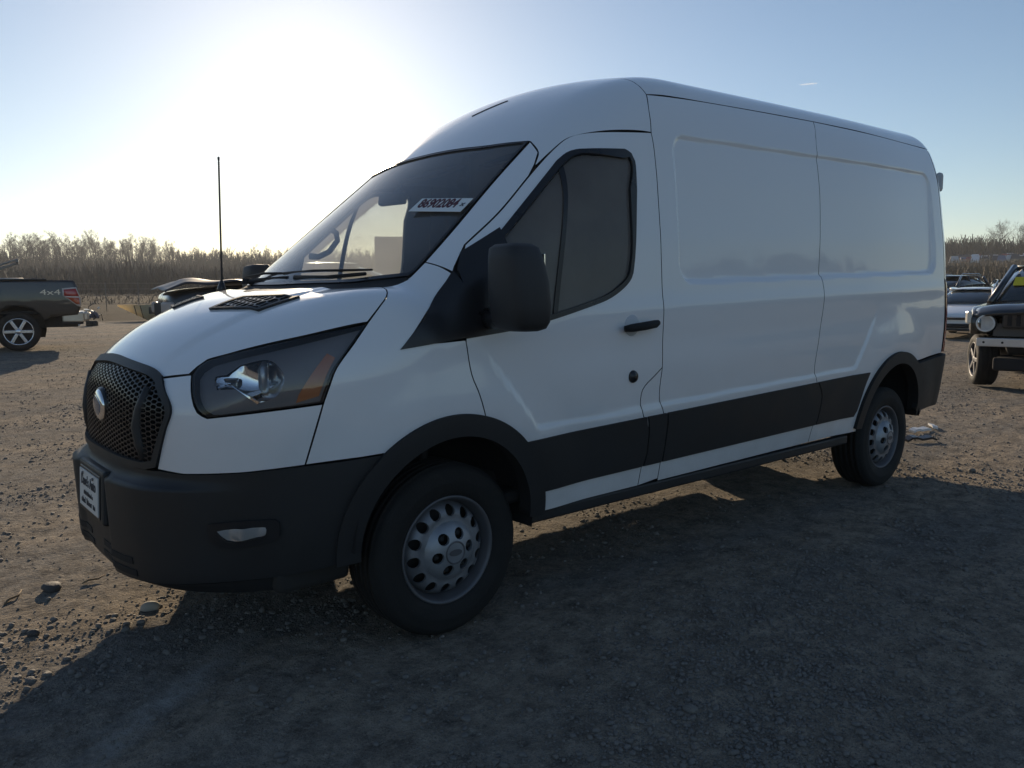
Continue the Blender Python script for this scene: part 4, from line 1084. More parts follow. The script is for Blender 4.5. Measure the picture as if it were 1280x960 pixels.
def plant(kind, x, y, h, rot, label, group, name='bare_tree', dz=0.):
    z = float(terrain(np.array([x]), np.array([y]))[0])
    e = empty(name, (x, y, z+dz), rot); e.scale = (h/12,)*3
    tag(e, label, 'tree', group)
    for me, nm in zip(kind, ('trunk', 'crown')): obj(nm, me, e)
    return e
def pol(az, r): return CAM[0]+r*math.cos(RAD(az)), CAM[1]+r*math.sin(RAD(az))
G_L = 'bare trees of the wood on the far rise'
L_WOOD = 'bare winter tree in the wood along the far ridge to the left'
na_ = 285
for i in range(na_):
    az = 57.5+29*(i+random.random())/na_; r = random.choice((272, 280, 288, 296, 305))+random.uniform(-4, 4)
    x, y = pol(az, r); hh = random.choice((1, 1, 1, 1.16))*random.uniform(9.0, 13.8)*(.66+.36*ss(70.5, 76, np.array(az)))*(1-.45*ss(81.2, 83.2, np.array(az)))
    plant(KINDS[i % 6], x, y, float(hh), random.uniform(0, 6.28), L_WOOD, G_L)
# scrub and understorey at the foot of the wood: a mass nobody could count
def brush(name, az0, az1, r0, r1, n, h0, h1, m, w=.10, lean=.25):
    a = RAD(1)*RNG.uniform(az0, az1, n); r = RNG.uniform(r0, r1, n)
    x = CAM[0]+r*np.cos(a); y = CAM[1]+r*np.sin(a); z = terrain(x, y)
    h = RNG.uniform(h0, h1, n)*(.55+1.2*np.clip(fbm(x/9, y/9, 3, 71)+.35, 0, 1)); ph = RNG.uniform(0, 6.28, n); ww = w*RNG.uniform(.4, 1.2, n)
    cx, sx = np.cos(ph)*ww, np.sin(ph)*ww; lx, ly = RNG.normal(0, lean, n)*h, RNG.normal(0, lean, n)*h
    V = np.stack([np.stack([x-cx, y-sx, z-.2], -1), np.stack([x+cx, y+sx, z-.2], -1), np.stack([x+lx+cx*.3, y+ly+sx*.3, z+h], -1), np.stack([x+lx-cx*.3, y+ly-sx*.3, z+h], -1)], 1).reshape(-1, 3)
    return tag(obj(name, bigmesh(name, V, np.arange(len(V)).reshape(-1, 4), m)), kind='stuff')
M_SCRUB = mat('brown_scrub', (.062, .050, .042), 1., var=.4, vscale=.08)
M_SCRUB2 = mat('dry_grass_stalks', (.14, .105, .07), 1., var=.4, vscale=.2)
M_EVER = mat('dark_evergreen_scrub', (.030, .036, .030), 1., var=.4, vscale=.1)
brush('undergrowth', 54, 90, 235, 310, 30000, 1.0, 6.5, M_SCRUB, .13)
brush('hillside_scrub', 50, 91, 105, 240, 34000, .7, 3.2, M_SCRUB, .14)
brush('field_grass', 48, 92, 70, 225, 14000, .10, .40, M_SCRUB, .06, .5)
# right side: scrapyard slope, dark belt of trees, two tall trees
brush('dry_grass', 6, 34, 62, 205, 26000, .3, 1.3, M_SCRUB2, .09)
brush('dark_treeline', 4, 34, 236, 262, 16000, 2.0, 6.0, M_EVER, .22, .35)
brush('dark_scrub', 4, 34, 205, 222, 5000, .5, 1.8, M_SCRUB, .2)
for i, (px, h, kk, lab) in enumerate(((1243, 11.3, BIG[0], 'tall spreading bare tree, left of the pair above the dark tree belt'), (1268, 11.3, BIG[1], 'tall spreading bare tree, right of the pair above the dark tree belt'))):
    az = 50.1156-math.degrees(math.atan((px-640)/988.6)); x, y = pol(az, 238); plant(kk, x, y, h-1.8, i*2.1, lab, 'tall bare trees on the scrapyard skyline')
for i in range(26):
    px = 1175+125*(i+random.random())/26; az = 50.1156-math.degrees(math.atan((px-640)/988.6)); x, y = pol(az, 246+random.uniform(-4, 10))
    plant(KINDS[i % 6], x, y, random.uniform(5.5, 8.0), random.uniform(0, 6), 'small bare tree rising out of the dark belt behind the scrapyard', 'small bare trees of the dark belt')
# the wooded hill behind the camera (seen in the van's paint)
brush('hill_woods', 195, 340, 300, 360, 14000, 5, 10, M_SCRUB, .9, .12)
brush('hill_grass', 195, 340, 60, 300, 9000, .3, 1.2, M_SCRUB2, .25)

# ================================================================== OTHER VEHICLES
M_DPAINT = paint('black_car_paint', (.008, .008, .009), (.035, .031, .026))
M_SILVER = paint('pearl_white_car_paint', (.85, .86, .88))
M_DBLUE = paint('dark_blue_car_paint', (.03, .04, .06), (.12, .10, .08))
M_CGLASS = mat('dark_car_glass', (.03, .035, .035), .04, coat=1.)
M_ALLOY = mat('bright_alloy', (.6, .6, .62), .25, metal=.9)
M_BUMP = mat('scuffed_chrome', (.50, .47, .42), .32, metal=.9, var=.25, vscale=5)
def loft(stations, sub=2, n_close=True):
    """stations: list of lists of (x, y, z), y >= 0 from the floor round to the top centre; mirrored and capped"""
    V = []; F = []; m = len(stations[0])
    for s in stations:
        V += [(x, y, z) for x, y, z in s]+[(x, -y, z) for x, y, z in s[::-1]]
    k = 2*m
    for i in range(len(stations)-1):
        for j in range(k): F.append((i*k+j, i*k+(j+1) % k, (i+1)*k+(j+1) % k, (i+1)*k+j))
    if n_close: F += [tuple(range(k-1, -1, -1)), tuple((len(stations)-1)*k+j for j in range(k))]
    return V, F
def addobj(name, VF, m, parent, smooth=True, sub=0):
    me = mesh(name, VF[0], VF[1], m, smooth=smooth); bm = bmesh.new(); bm.from_mesh(me); bmesh.ops.remove_doubles(bm, verts=bm.verts, dist=1e-5); bmesh.ops.recalc_face_normals(bm, faces=bm.faces); bm.to_mesh(me); bm.free()
    if smooth: me.polygons.foreach_set('use_smooth', np.ones(len(me.polygons), bool))
    o = obj(name, me, parent)
    if sub:
        md = o.modifiers.new('smooth', 'SUBSURF'); md.levels = md.render_levels = sub
    return o
def car_section(x, zb, zt, wb, wt, zmid=None, wm=None):
    """half section: floor, sill, widest line, shoulder, top"""
    zmid = zmid if zmid is not None else zb+(zt-zb)*.55; wm = wm or max(wb, wt)*1.02
    return [(x, 0, zb), (x, wb*.9, zb), (x, wb, zb+.08), (x, wm, zmid), (x, wt, zt-.06), (x, wt*.86, zt-.005), (x, wt*.4, zt+.012), (x, 0, zt+.016)]
def car_wheel(parent, x, y, r, w, spokes=5, yaw=0., rim=None):
    e = empty('wheel', (x, y, r), (0 if y < 0 else math.pi)+yaw, parent)
    t = MB(); t.lathe([(r*.66, -w*.46), (r*.74, -w*.52), (r*.90, -w*.50), (r*.985, -w*.40), (r, -w*.30), (r*.985, -w*.2), (r, -w*.16), (r, -.012), (r*.985, 0), (r, .012), (r, w*.16), (r*.985, w*.2), (r, w*.30), (r*.985, w*.40), (r*.9, w*.5), (r*.66, w*.46)], 'y', 40)
    t.build('tyre', M_RUBBER, e)
    b = MB(); b.lathe([(r*.70, -w*.46), (r*.67, -w*.50), (r*.63, -w*.44), (r*.60, -w*.2), (r*.6, w*.4)], 'y', 40)
    b.lathe([(r*.16, -w*.42), (r*.10, -w*.47), (0, -w*.47)], 'y', 20)
    for k in range(spokes):
        a = 2*math.pi*k/spokes
        b.box((r*.38*math.cos(a), -w*.40, r*.38*math.sin(a)), (r*.52, .03, r*.17), ry(-a), .01)
    b.build('rim', rim or M_ALLOY, e)
    d = MB(); d.lathe([(0, -w*.18), (r*.60, -w*.18)], 'y', 24); d.build('brake_disc', M_BLACK, e)
    return e
def px_at(px, depth, z=None):
    """ground position seen in picture column px at a given depth"""
    az = RAD(50.1156)-math.atan((px-640)/988.6); r = depth/math.cos(math.atan((px-640)/988.6))
    x, y = CAM[0]+r*math.cos(az), CAM[1]+r*math.sin(az)
    return x, y, float(terrain(np.array([x]), np.array([y]))[0]) if z is None else z
# ---- black pickup on the left: seen from its tail half
def pickup():
    x, y, z = px_at(27, 17.3)
    t = empty('pickup_truck', (x, y, z), RAD(-10+180))     # local +x is forward (towards the left of the picture)
    tag(t, 'black pickup truck with red tail lamp and raised bed cover bar at the left edge', 'pickup truck')
    # local frame: rear axle at x=0, forward +x, left side is y>0 -> the camera sees the +y side
    R_ = .405; W = .99
    side = [[(-1.12, .72), (-1.20, .86), (-1.17, 1.10), (-1.10, 1.36)], [(-1.02, 1.40), (.2, 1.385), (1.10, 1.375)], [(1.10, .62)]]
    arch = arc((0, R_+.02), .51, 22, 158, 20)
    def pan(nm, pts, hole, y0, m, par=t, th=.03, bulge=.03):
        P = np.array(pts); P = P if area2(P) > 0 else P[::-1]
        V2, T, lp = triangulate(P, (), .05)
        sgn = 1 if y0 > 0 else -1
        yy = y0+sgn*bulge*(1-((V2[:, 1]-1.0)/.42)**2)
        A = np.c_[V2[:, 0], yy, V2[:, 1]]; B = A-[0, sgn*th, 0]; n = len(A)
        F = [tuple(f) for f in T]+[tuple(f[::-1]+n) for f in T]+[(a, b, b+n, a+n) for l_ in lp for a, b in zip(l_, l_[1:]+l_[:1])]
        return addobj(nm, (np.vstack([A, B]), F), m, par)
    outline = [(-1.10, .74), (-1.17, .90), (-1.15, 1.16), (-1.09, 1.42), (-1.06, 1.465), (-.9, 1.472), (.3, 1.452), (1.12, 1.44), (1.12, .62), (.62, .62)]+arch[::1]+[(-.60, .70)]
    bed = pan('bed_side', outline, None, .95, M_DPAINT)
    pan('bed_side', outline, None, -.95, M_DPAINT)
    # cab and nose (outside the picture)
    body = [car_section(1.16, .55, 1.38, .93, .93), car_section(2.2, .50, 1.36, .95, .95), car_section(3.2, .50, 1.34, .96, .95), car_section(3.5, .5, 1.30, .96, .93), car_section(4.5, .55, 1.22, .95, .88), car_section(4.72, .6, 1.1, .85, .8)]
    addobj('cab_body', loft(body), M_DPAINT, t, sub=1)
    gh_ = [car_section(1.20, 1.30, 1.86, .90, .70), car_section(1.5, 1.30, 1.94, .91, .72), car_section(2.5, 1.30, 1.93, .91, .72), car_section(3.4, 1.28, 1.34, .90, .85)]
    addobj('cab_glass', loft(gh_), M_CGLASS, t, sub=1)
    rf_ = [car_section(1.22, 1.83, 1.90, .70, .68), car_section(1.6, 1.90, 1.97, .73, .70), car_section(2.55, 1.88, 1.95, .73, .70)]
    addobj('cab_roof', loft(rf_), M_DPAINT, t, sub=1)
    b = MB(); b.box((.0, 0, .80), (2.2, 1.80, .06)); b.box((1.10, 0, 1.05), (.05, 1.84, .6)); b.box((1.8, 0, .55), (5.2, .9, .16)); b.build('bed_floor', M_BLACK, t)
    b = MB(); b.box((-1.10, 0, 1.05), (.07, 1.60, .60), None, .02); b.build('tailgate', M_DPAINT, t)
    b = MB(); b.box((.30, 0, 1.478), (1.75, 1.92, .035), ry(RAD(.7)), .012); cv = b.build('bed_cover', M_CLAD2, t)
    b = MB(); b.tube([(-.15, .90, 1.50), (1.3, .90, 1.49)], .018, 8); b.build('cover_rail', M_BUMP, cv)
    for dy in (0,):
        b = MB(); b.box((.66, .80, 1.62), (1.60, .10, .035), ry(RAD(21)), .01); b.box((.66, .60, 1.55), (1.60, .05, .05), ry(RAD(21)), .01); b.box((-.06, .72, 1.87), (.06, .24, .06), None, .01); b.build('raised_cover_bar', mat('dull_grey_metal', (.22, .22, .22), .4, metal=.6), t)
    # tail lamps wrap the rear corner
    for s in (1, -1):
        P = [(-1.175, 1.06), (-1.165, 1.12), (-1.105, 1.325), (-1.06, 1.33), (-.86, 1.31), (-.84, 1.24), (-.80, 1.16), (-.98, 1.05), (-1.15, .98)]
        P = [(-1.172, .90), (-1.168, 1.10), (-1.105, 1.325), (-.84, 1.30), (-.845, 1.15), (-.95, 1.06), (-1.10, .93)]
        lam = pan('tail_lamp', P, None, s*.962, mat('lamp_surround', (.62, .55, .50), .3), t, .05)
        P2 = [(-1.148, 1.13), (-1.095, 1.295), (-.868, 1.275), (-.872, 1.14)]; pan('red_lens', P2, None, s*.967, M_RED, lam, .04)
        P3 = [(-1.152, .955), (-1.150, 1.10), (-.89, 1.112), (-.96, 1.075), (-1.08, .97)]; pan('amber_red_lens', P3, None, s*.967, mat('orange_red_lens', (.50, .08, .02), .2, coat=1.), lam, .04)
    b = MB(); b.box((-1.22, 0, .70), (.20, 1.70, .20), None, .04)
    for s in (1, -1): b.box((-1.02, s*.90, .685), (.42, .10, .22), rz(s*RAD(-4)), .03)
    b.box((-1.30, 0, .82), (.10, 1.2, .04), None, .01); b.build('rear_bumper', M_BUMP, t)
    b = MB(); b.box((-1.0, .92, .56), (.40, .06, .05)); b.build('bumper_valance', M_BLACK, t)
    text('door_badge', '4x4', .16, Matrix(((-1, 0, 0), (0, 0, 1), (0, 1, 0))), Vector((-.62, .975, 1.215)), M_BUMP, t, ext=.004, squeeze=1.6)
    for xx in (0, 3.65):
        for s in (1, -1): car_wheel(t, xx, s*.84, R_, .27, 6)
    for s in (1, -1):
        b = MB(); n = 16; V = []; 
        for k in range(n+1):
            a = RAD(200-220*k/n)
            for yy in (s*.93, s*.60): V.append((.50*math.cos(a), yy, R_+.03+.50*math.sin(a)))
        b.add(V, [(2*k, 2*k+1, 2*k+3, 2*k+2) for k in range(n)]+[tuple(2*k+1 for k in range(n+1))], True); b.build('wheel_well', M_BLACK, t)
    b = MB(); b.box((1.2, 0, .60), (4.6, 1.5, .25)); b.build('chassis', M_BLACK, t)
pickup()
# ---- dark vehicle with a crumpled bonnet, behind the van's bonnet
def crumpled():
    x, y, z = px_at(318, 15.2)
    t = empty('damaged_car', (x, y, z), RAD(172))
    tag(t, 'dark vehicle with a buckled bonnet behind the nose of the white van', 'car')
    st = [car_section(1.62, .45, 1.22, .62, .60), car_section(1.52, .40, 1.30, .82, .76), car_section(1.1, .38, 1.36, .92, .84), car_section(.4, .36, 1.40, .94, .86), car_section(-.1, .36, 1.42, .95, .88), car_section(-1.2, .36, 1.42, .95, .88), car_section(-2.6, .38, 1.40, .94, .86), car_section(-2.9, .45, 1.2, .85, .8)]
    addobj('body', loft(st), M_DPAINT, t, sub=2)
    # buckled bonnet sheet
    xs = np.linspace(-.05, 1.66, 26); ys = np.linspace(-.84, .84, 26); X, Y = np.meshgrid(xs, ys, indexing='ij')
    Z = 1.455+.10*np.sin((X-.1)*2.0)*.7-.30*np.clip(X-1.30, 0, 1)**1.1-.05*(Y/.84)**4+.028*np.sin(5*X+3*Y)*np.sin(4.2*Y+1.0)+.022*np.sin(7.5*X-2*Y)
    n = 26; V = np.stack([X, Y, Z], -1).reshape(-1, 3); V = np.vstack([V, V-[0, 0, .03]]); F = []
    for i in range(n-1):
        for j in range(n-1):
            a = i*n+j; F += [(a, a+1, a+n+1, a+n), (a+n*n, a+n+n*n, a+n+1+n*n, a+1+n*n)]
    for i in range(n-1):
        for a, b in ((i, i+1), ((n-1)*n+i+1, (n-1)*n+i), ((i+1)*n, i*n), (i*n+n-1, (i+1)*n+n-1)): F.append((b, a, a+n*n, b+n*n))
    addobj('bonnet', (V, F), mat('dusty_dark_bonnet', (.035, .04, .055), .45, var=.3), t)
    gh_ = [car_section(.10, 1.36, 1.42, .86, .70), car_section(-.7, 1.36, 1.80, .88, .66), car_section(-2.2, 1.36, 1.83, .88, .66), car_section(-2.75, 1.36, 1.45, .84, .66)]
    addobj('cabin_glass', loft(gh_), M_CGLASS, t, sub=1)
    rf_ = [car_section(-.75, 1.74, 1.82, .66, .62), car_section(-1.2, 1.78, 1.86, .68, .64), car_section(-2.2, 1.76, 1.85, .68, .64)]
    addobj('roof', loft(rf_), M_DPAINT, t, sub=1)
    for s in (1, -1):
        b = MB(); b.box((1.60, s*.66, 1.02), (.12, .28, .20), rz(s*RAD(25)), .04); b.build('headlamp', mat('clouded_lamp', (.45, .40, .38), .3), t)
    b = MB(); b.box((1.62, 0, .98), (.10, .95, .24), None, .02); b.build('grille', M_BLACK, t)
    for xx in (.85, -2.0):
        for s in (1, -1): car_wheel(t, xx, s*.84, .38, .24, 5)
crumpled()
# ---- heap of scrap by the pickup, cream pointed panel
def scrap():
    x, y, z = px_at(117, 29)
    t = empty('scrap_heap', (x, y, z), .3)
    t.scale = (.62, .62, .95)
    tag(t, 'small heap of dark and white scrap parts just behind the black pickup', 'scrap heap')
    g = random.Random(4)
    b = MB(); b.lathe([(.16, -.09), (.30, -.11), (.33, -.06), (.33, .06), (.30, .11), (.16, .09)], 'z', 20, (.0, 0, .10), True); b.build('old_tyre', M_RUBBER, t)
    b = MB()
    for k in range(7): b.box((g.uniform(-.35, .3), g.uniform(-.2, .2), .2+g.uniform(0, .35)), (g.uniform(.2, .45), g.uniform(.1, .25), g.uniform(.06, .2)), rz(g.uniform(0, 3)) @ ry(g.uniform(-.6, .6)), .015)
    b.build('dark_casing', mat('dark_blue_plastic', (.03, .035, .07), .5), t)
    b = MB()
    for k in range(4): b.box((g.uniform(-.4, .55), g.uniform(-.2, .2), .35+g.uniform(0, .35)), (g.uniform(.12, .28), g.uniform(.08, .2), .05), rz(g.uniform(0, 3)) @ ry(g.uniform(-.9, .9)), .012)
    b.box((-.75, .1, .08), (.2, .12, .12), rz(.6), .02); b.build('white_fragment', mat('white_plastic', (.65, .65, .65), .4), t)
    b = MB(); b.tube([(-.35, 0, .3), (-.1, .05, .75), (.25, 0, .9)], .02, 6); b.tube([(.1, 0, .25), (.65, .1, .45), (.72, .1, .2)], .025, 6); b.build('bent_rod', M_CLAD2, t)
    x, y, z = px_at(170, 34)
    t = empty('boat_bow', (x, y, z-.30), RAD(-50))
    tag(t, 'cream coloured pointed hull with two dark straps, lying out in the field', 'boat hull')
    # a small upturned bow: tip to the left of the picture
    st = [[(-.75+1.62*k, 0, .93-.62*k), (-.75+1.62*k, (.02+.50*k)*.6, .94-.60*k), (-.75+1.62*k, .03+.50*k, .985-.02*k), (-.75+1.62*k, 0, 1.0)] for k in (0, .25, .5, .75, 1.0)]
    mc, _n, _l = nt('cream_fibreglass'); _n.remove(_n['Principled BSDF']); _a = _n.new('ShaderNodeBsdfDiffuse'); _b = _n.new('ShaderNodeBsdfTranslucent'); _m = _n.new('ShaderNodeMixShader')
    for _q in (_a, _b): _q.inputs[0].default_value = (.85, .72, .48, 1)
    _m.inputs[0].default_value = .6; _l.new(_a.outputs[0], _m.inputs[1]); _l.new(_b.outputs[0], _m.inputs[2]); _l.new(_m.outputs[0], _n['Material Output'].inputs[0])
    addobj('hull', loft(st), mc, t)
    for k in (.62, .84):
        s = [[(-.75+1.62*q_, 0, .92-.62*q_), (-.75+1.62*q_, (.02+.50*q_)*.6+.006, .93-.60*q_), (-.75+1.62*q_, .04+.50*q_, .985-.02*q_), (-.75+1.62*q_, 0, 1.008)] for q_ in (k, k+.03)]
        addobj('strap', loft(s), M_BLACK, t)
    b = MB(); b.box((.80, 0, .75), (.16, .5, .35), None, .05); b.build('stern_box', M_CLAD2, t)
scrap()
# ---- pale sedan facing the camera
def sedan(px, depth, head, paint_, label, name='sedan', group=None, cat='car'):
    x, y, z = px_at(px, depth)
    t = empty(name, (x, y, z), RAD(head)); tag(t, label, cat, group)
    st = [car_section(-2.18, .42, .92, .70, .62), car_section(-2.10, .28, 1.02, .80, .74), car_section(-1.5, .20, 1.05, .86, .78), car_section(-.4, .18, .98, .875, .80), car_section(.75, .18, .96, .875, .80),
          car_section(1.30, .18, .90, .87, .78), car_section(1.85, .20, .78, .83, .72), car_section(2.12, .24, .69, .74, .62), car_section(2.22, .30, .62, .60, .50)]
    addobj('body', loft(st), paint_, t, sub=2)
    gh_ = [car_section(1.02, .88, .94, .74, .66), car_section(.25, .93, 1.36, .76, .56), car_section(-.4, .95, 1.41, .77, .58), car_section(-1.05, .97, 1.36, .76, .55), car_section(-1.75, .98, 1.04, .70, .58)]
    addobj('cabin_glass', loft(gh_), M_CGLASS, t, sub=1)
    rf_ = [car_section(.27, 1.34, 1.375, .58, .54), car_section(-.05, 1.385, 1.42, .61, .56), car_section(-.5, 1.39, 1.432, .62, .58), car_section(-1.0, 1.35, 1.395, .60, .55)]
    addobj('roof', loft(rf_), paint_, t, sub=1)
    for s in (1, -1):
        for pp, rr_ in (([(1.08, s*.745, .93), (.66, s*.69, 1.19), (.24, s*.595, 1.375)], [.045, .038, .04]), ([(-1.0, s*.60, 1.37), (-1.45, s*.66, 1.2), (-1.8, s*.70, 1.0)], [.05, .06, .08]), ([(-.35, s*.62, 1.40), (-.38, s*.78, .98)], .03)):
            b = MB(); b.tube(pp, rr_, 8); b.build('roof_pillar', paint_, t)
        b = MB(); b.box((.80, s*.98, 1.03), (.11, .20, .135), rz(s*RAD(-10)), .04); b.tube([(.80, s*.80, .98), (.80, s*.92, 1.0)], .025, 6); b.build('door_mirror', paint_, t)
        h = [(2.10, s*.40, .655), (2.05, s*.58, .675), (1.80, s*.775, .735), (1.78, s*.79, .685), (2.0, s*.70, .60), (2.13, s*.44, .575)]
        c = np.mean(h, 0); hh = [tuple(c+(np.array(p)-c)*1.0+np.array((.075, s*.035, .02))) for p in h]; hb = [tuple(np.array(p)-np.array((.12, s*.06, 0))) for p in hh]
        F = [tuple(range(6)) if s > 0 else tuple(range(5, -1, -1))]+[(i, (i+1) % 6, 6+(i+1) % 6, 6+i) for i in range(6)]
        addobj('headlamp', (hh+hb, F), mat('lamp_glass', (.35, .36, .38), .08, metal=.5, coat=1.), t, smooth=False)
        b = MB(); b.box((2.13, s*.60, .36), (.10, .20, .10), rz(s*RAD(28)), .03); b.build('fog_pocket', M_BLACK, t)
        for xx in (1.38, -1.30): car_wheel(t, xx, s*.77, .32, .21, 5)
    b = MB(); b.box((2.235, 0, .575), (.06, .86, .075), None, .02); b.build('grille', M_BLACK, t)
    b = MB(); b.box((2.258, 0, .60), (.03, .92, .022), None, .008); b.build('grille_bar', M_CHROME, t)
    b = MB(); b.box((2.215, 0, .37), (.10, 1.10, .12), None, .04); b.build('lower_intake', M_BLACK, t)
    b = MB(); b.box((2.20, 0, .265), (.14, 1.3, .05), None, .02); b.build('front_lip', M_CLAD2, t)
    return t
sedan(1212, 23.6, 187, M_SILVER, 'white sedan parked facing the camera, between the van and the black vehicle with no bumper')
sedan(1262, 36.0, 205, mat('dark_green_paint', (.03, .05, .045), .3, coat=1.), 'dark green car whose roof shows behind the mirror of the white sedan', name='parked_car')
# ---- dark sport utility behind the sedan
def wagon(px, depth, head, paint_, label):
    x, y, z = px_at(px, depth); t = empty('parked_suv', (x, y, z), RAD(head)); tag(t, label, 'car')
    st = [car_section(-2.2, .45, 1.05, .80, .78), car_section(-1.9, .32, 1.10, .90, .85), car_section(.7, .30, 1.08, .92, .86), car_section(1.3, .30, 1.04, .92, .85), car_section(2.0, .34, .95, .86, .78), car_section(2.2, .4, .84, .75, .66)]
    addobj('body', loft(st), paint_, t, sub=2)
    gh_ = [car_section(1.05, 1.02, 1.08, .82, .74), car_section(.35, 1.05, 1.60, .84, .64), car_section(-1.6, 1.05, 1.62, .84, .64), car_section(-2.1, 1.05, 1.2, .80, .70)]
    addobj('cabin_glass', loft(gh_), M_CGLASS, t, sub=1)
    rf_ = [car_section(.35, 1.56, 1.62, .66, .62), car_section(0, 1.60, 1.67, .68, .64), car_section(-1.5, 1.60, 1.67, .68, .64), car_section(-1.75, 1.56, 1.62, .66, .6)]
    addobj('roof', loft(rf_), paint_, t, sub=1)
    for s in (1, -1):
        for pp, rr_ in (([(1.1, s*.83, 1.06), (.7, s*.76, 1.35), (.32, s*.67, 1.60)], .045), ([(-.3, s*.68, 1.62), (-.35, s*.87, 1.06)], .035), ([(-1.2, s*.68, 1.62), (-1.3, s*.87, 1.06)], .04), ([(-1.7, s*.68, 1.6), (-2.1, s*.84, 1.06)], .06)):
            b = MB(); b.tube(pp, rr_, 8); b.build('roof_pillar', paint_, t)
        b = MB(); b.tube([(.2, s*.62, 1.68), (.0, s*.62, 1.73), (-1.4, s*.62, 1.73), (-1.6, s*.62, 1.68)], .02, 6); b.build('roof_rail', M_ALLOY, t)
        b = MB(); b.box((.85, s*1.02, 1.14), (.12, .20, .16), None, .04); b.build('door_mirror', paint_, t)
        b = MB(); b.box((2.10, s*.62, .82), (.16, .30, .14), rz(s*RAD(-18)), .04); b.build('headlamp', M_CHROME, t)
        for xx in (1.35, -1.35): car_wheel(t, xx, s*.80, .36, .23, 5)
    b = MB(); b.box((2.21, 0, .78), (.06, .8, .16), None, .02); b.build('grille', M_BLACK, t)
wagon(1183, 36.0, 175, M_DBLUE, 'dark blue sport utility car half hidden behind the rear of the white van')
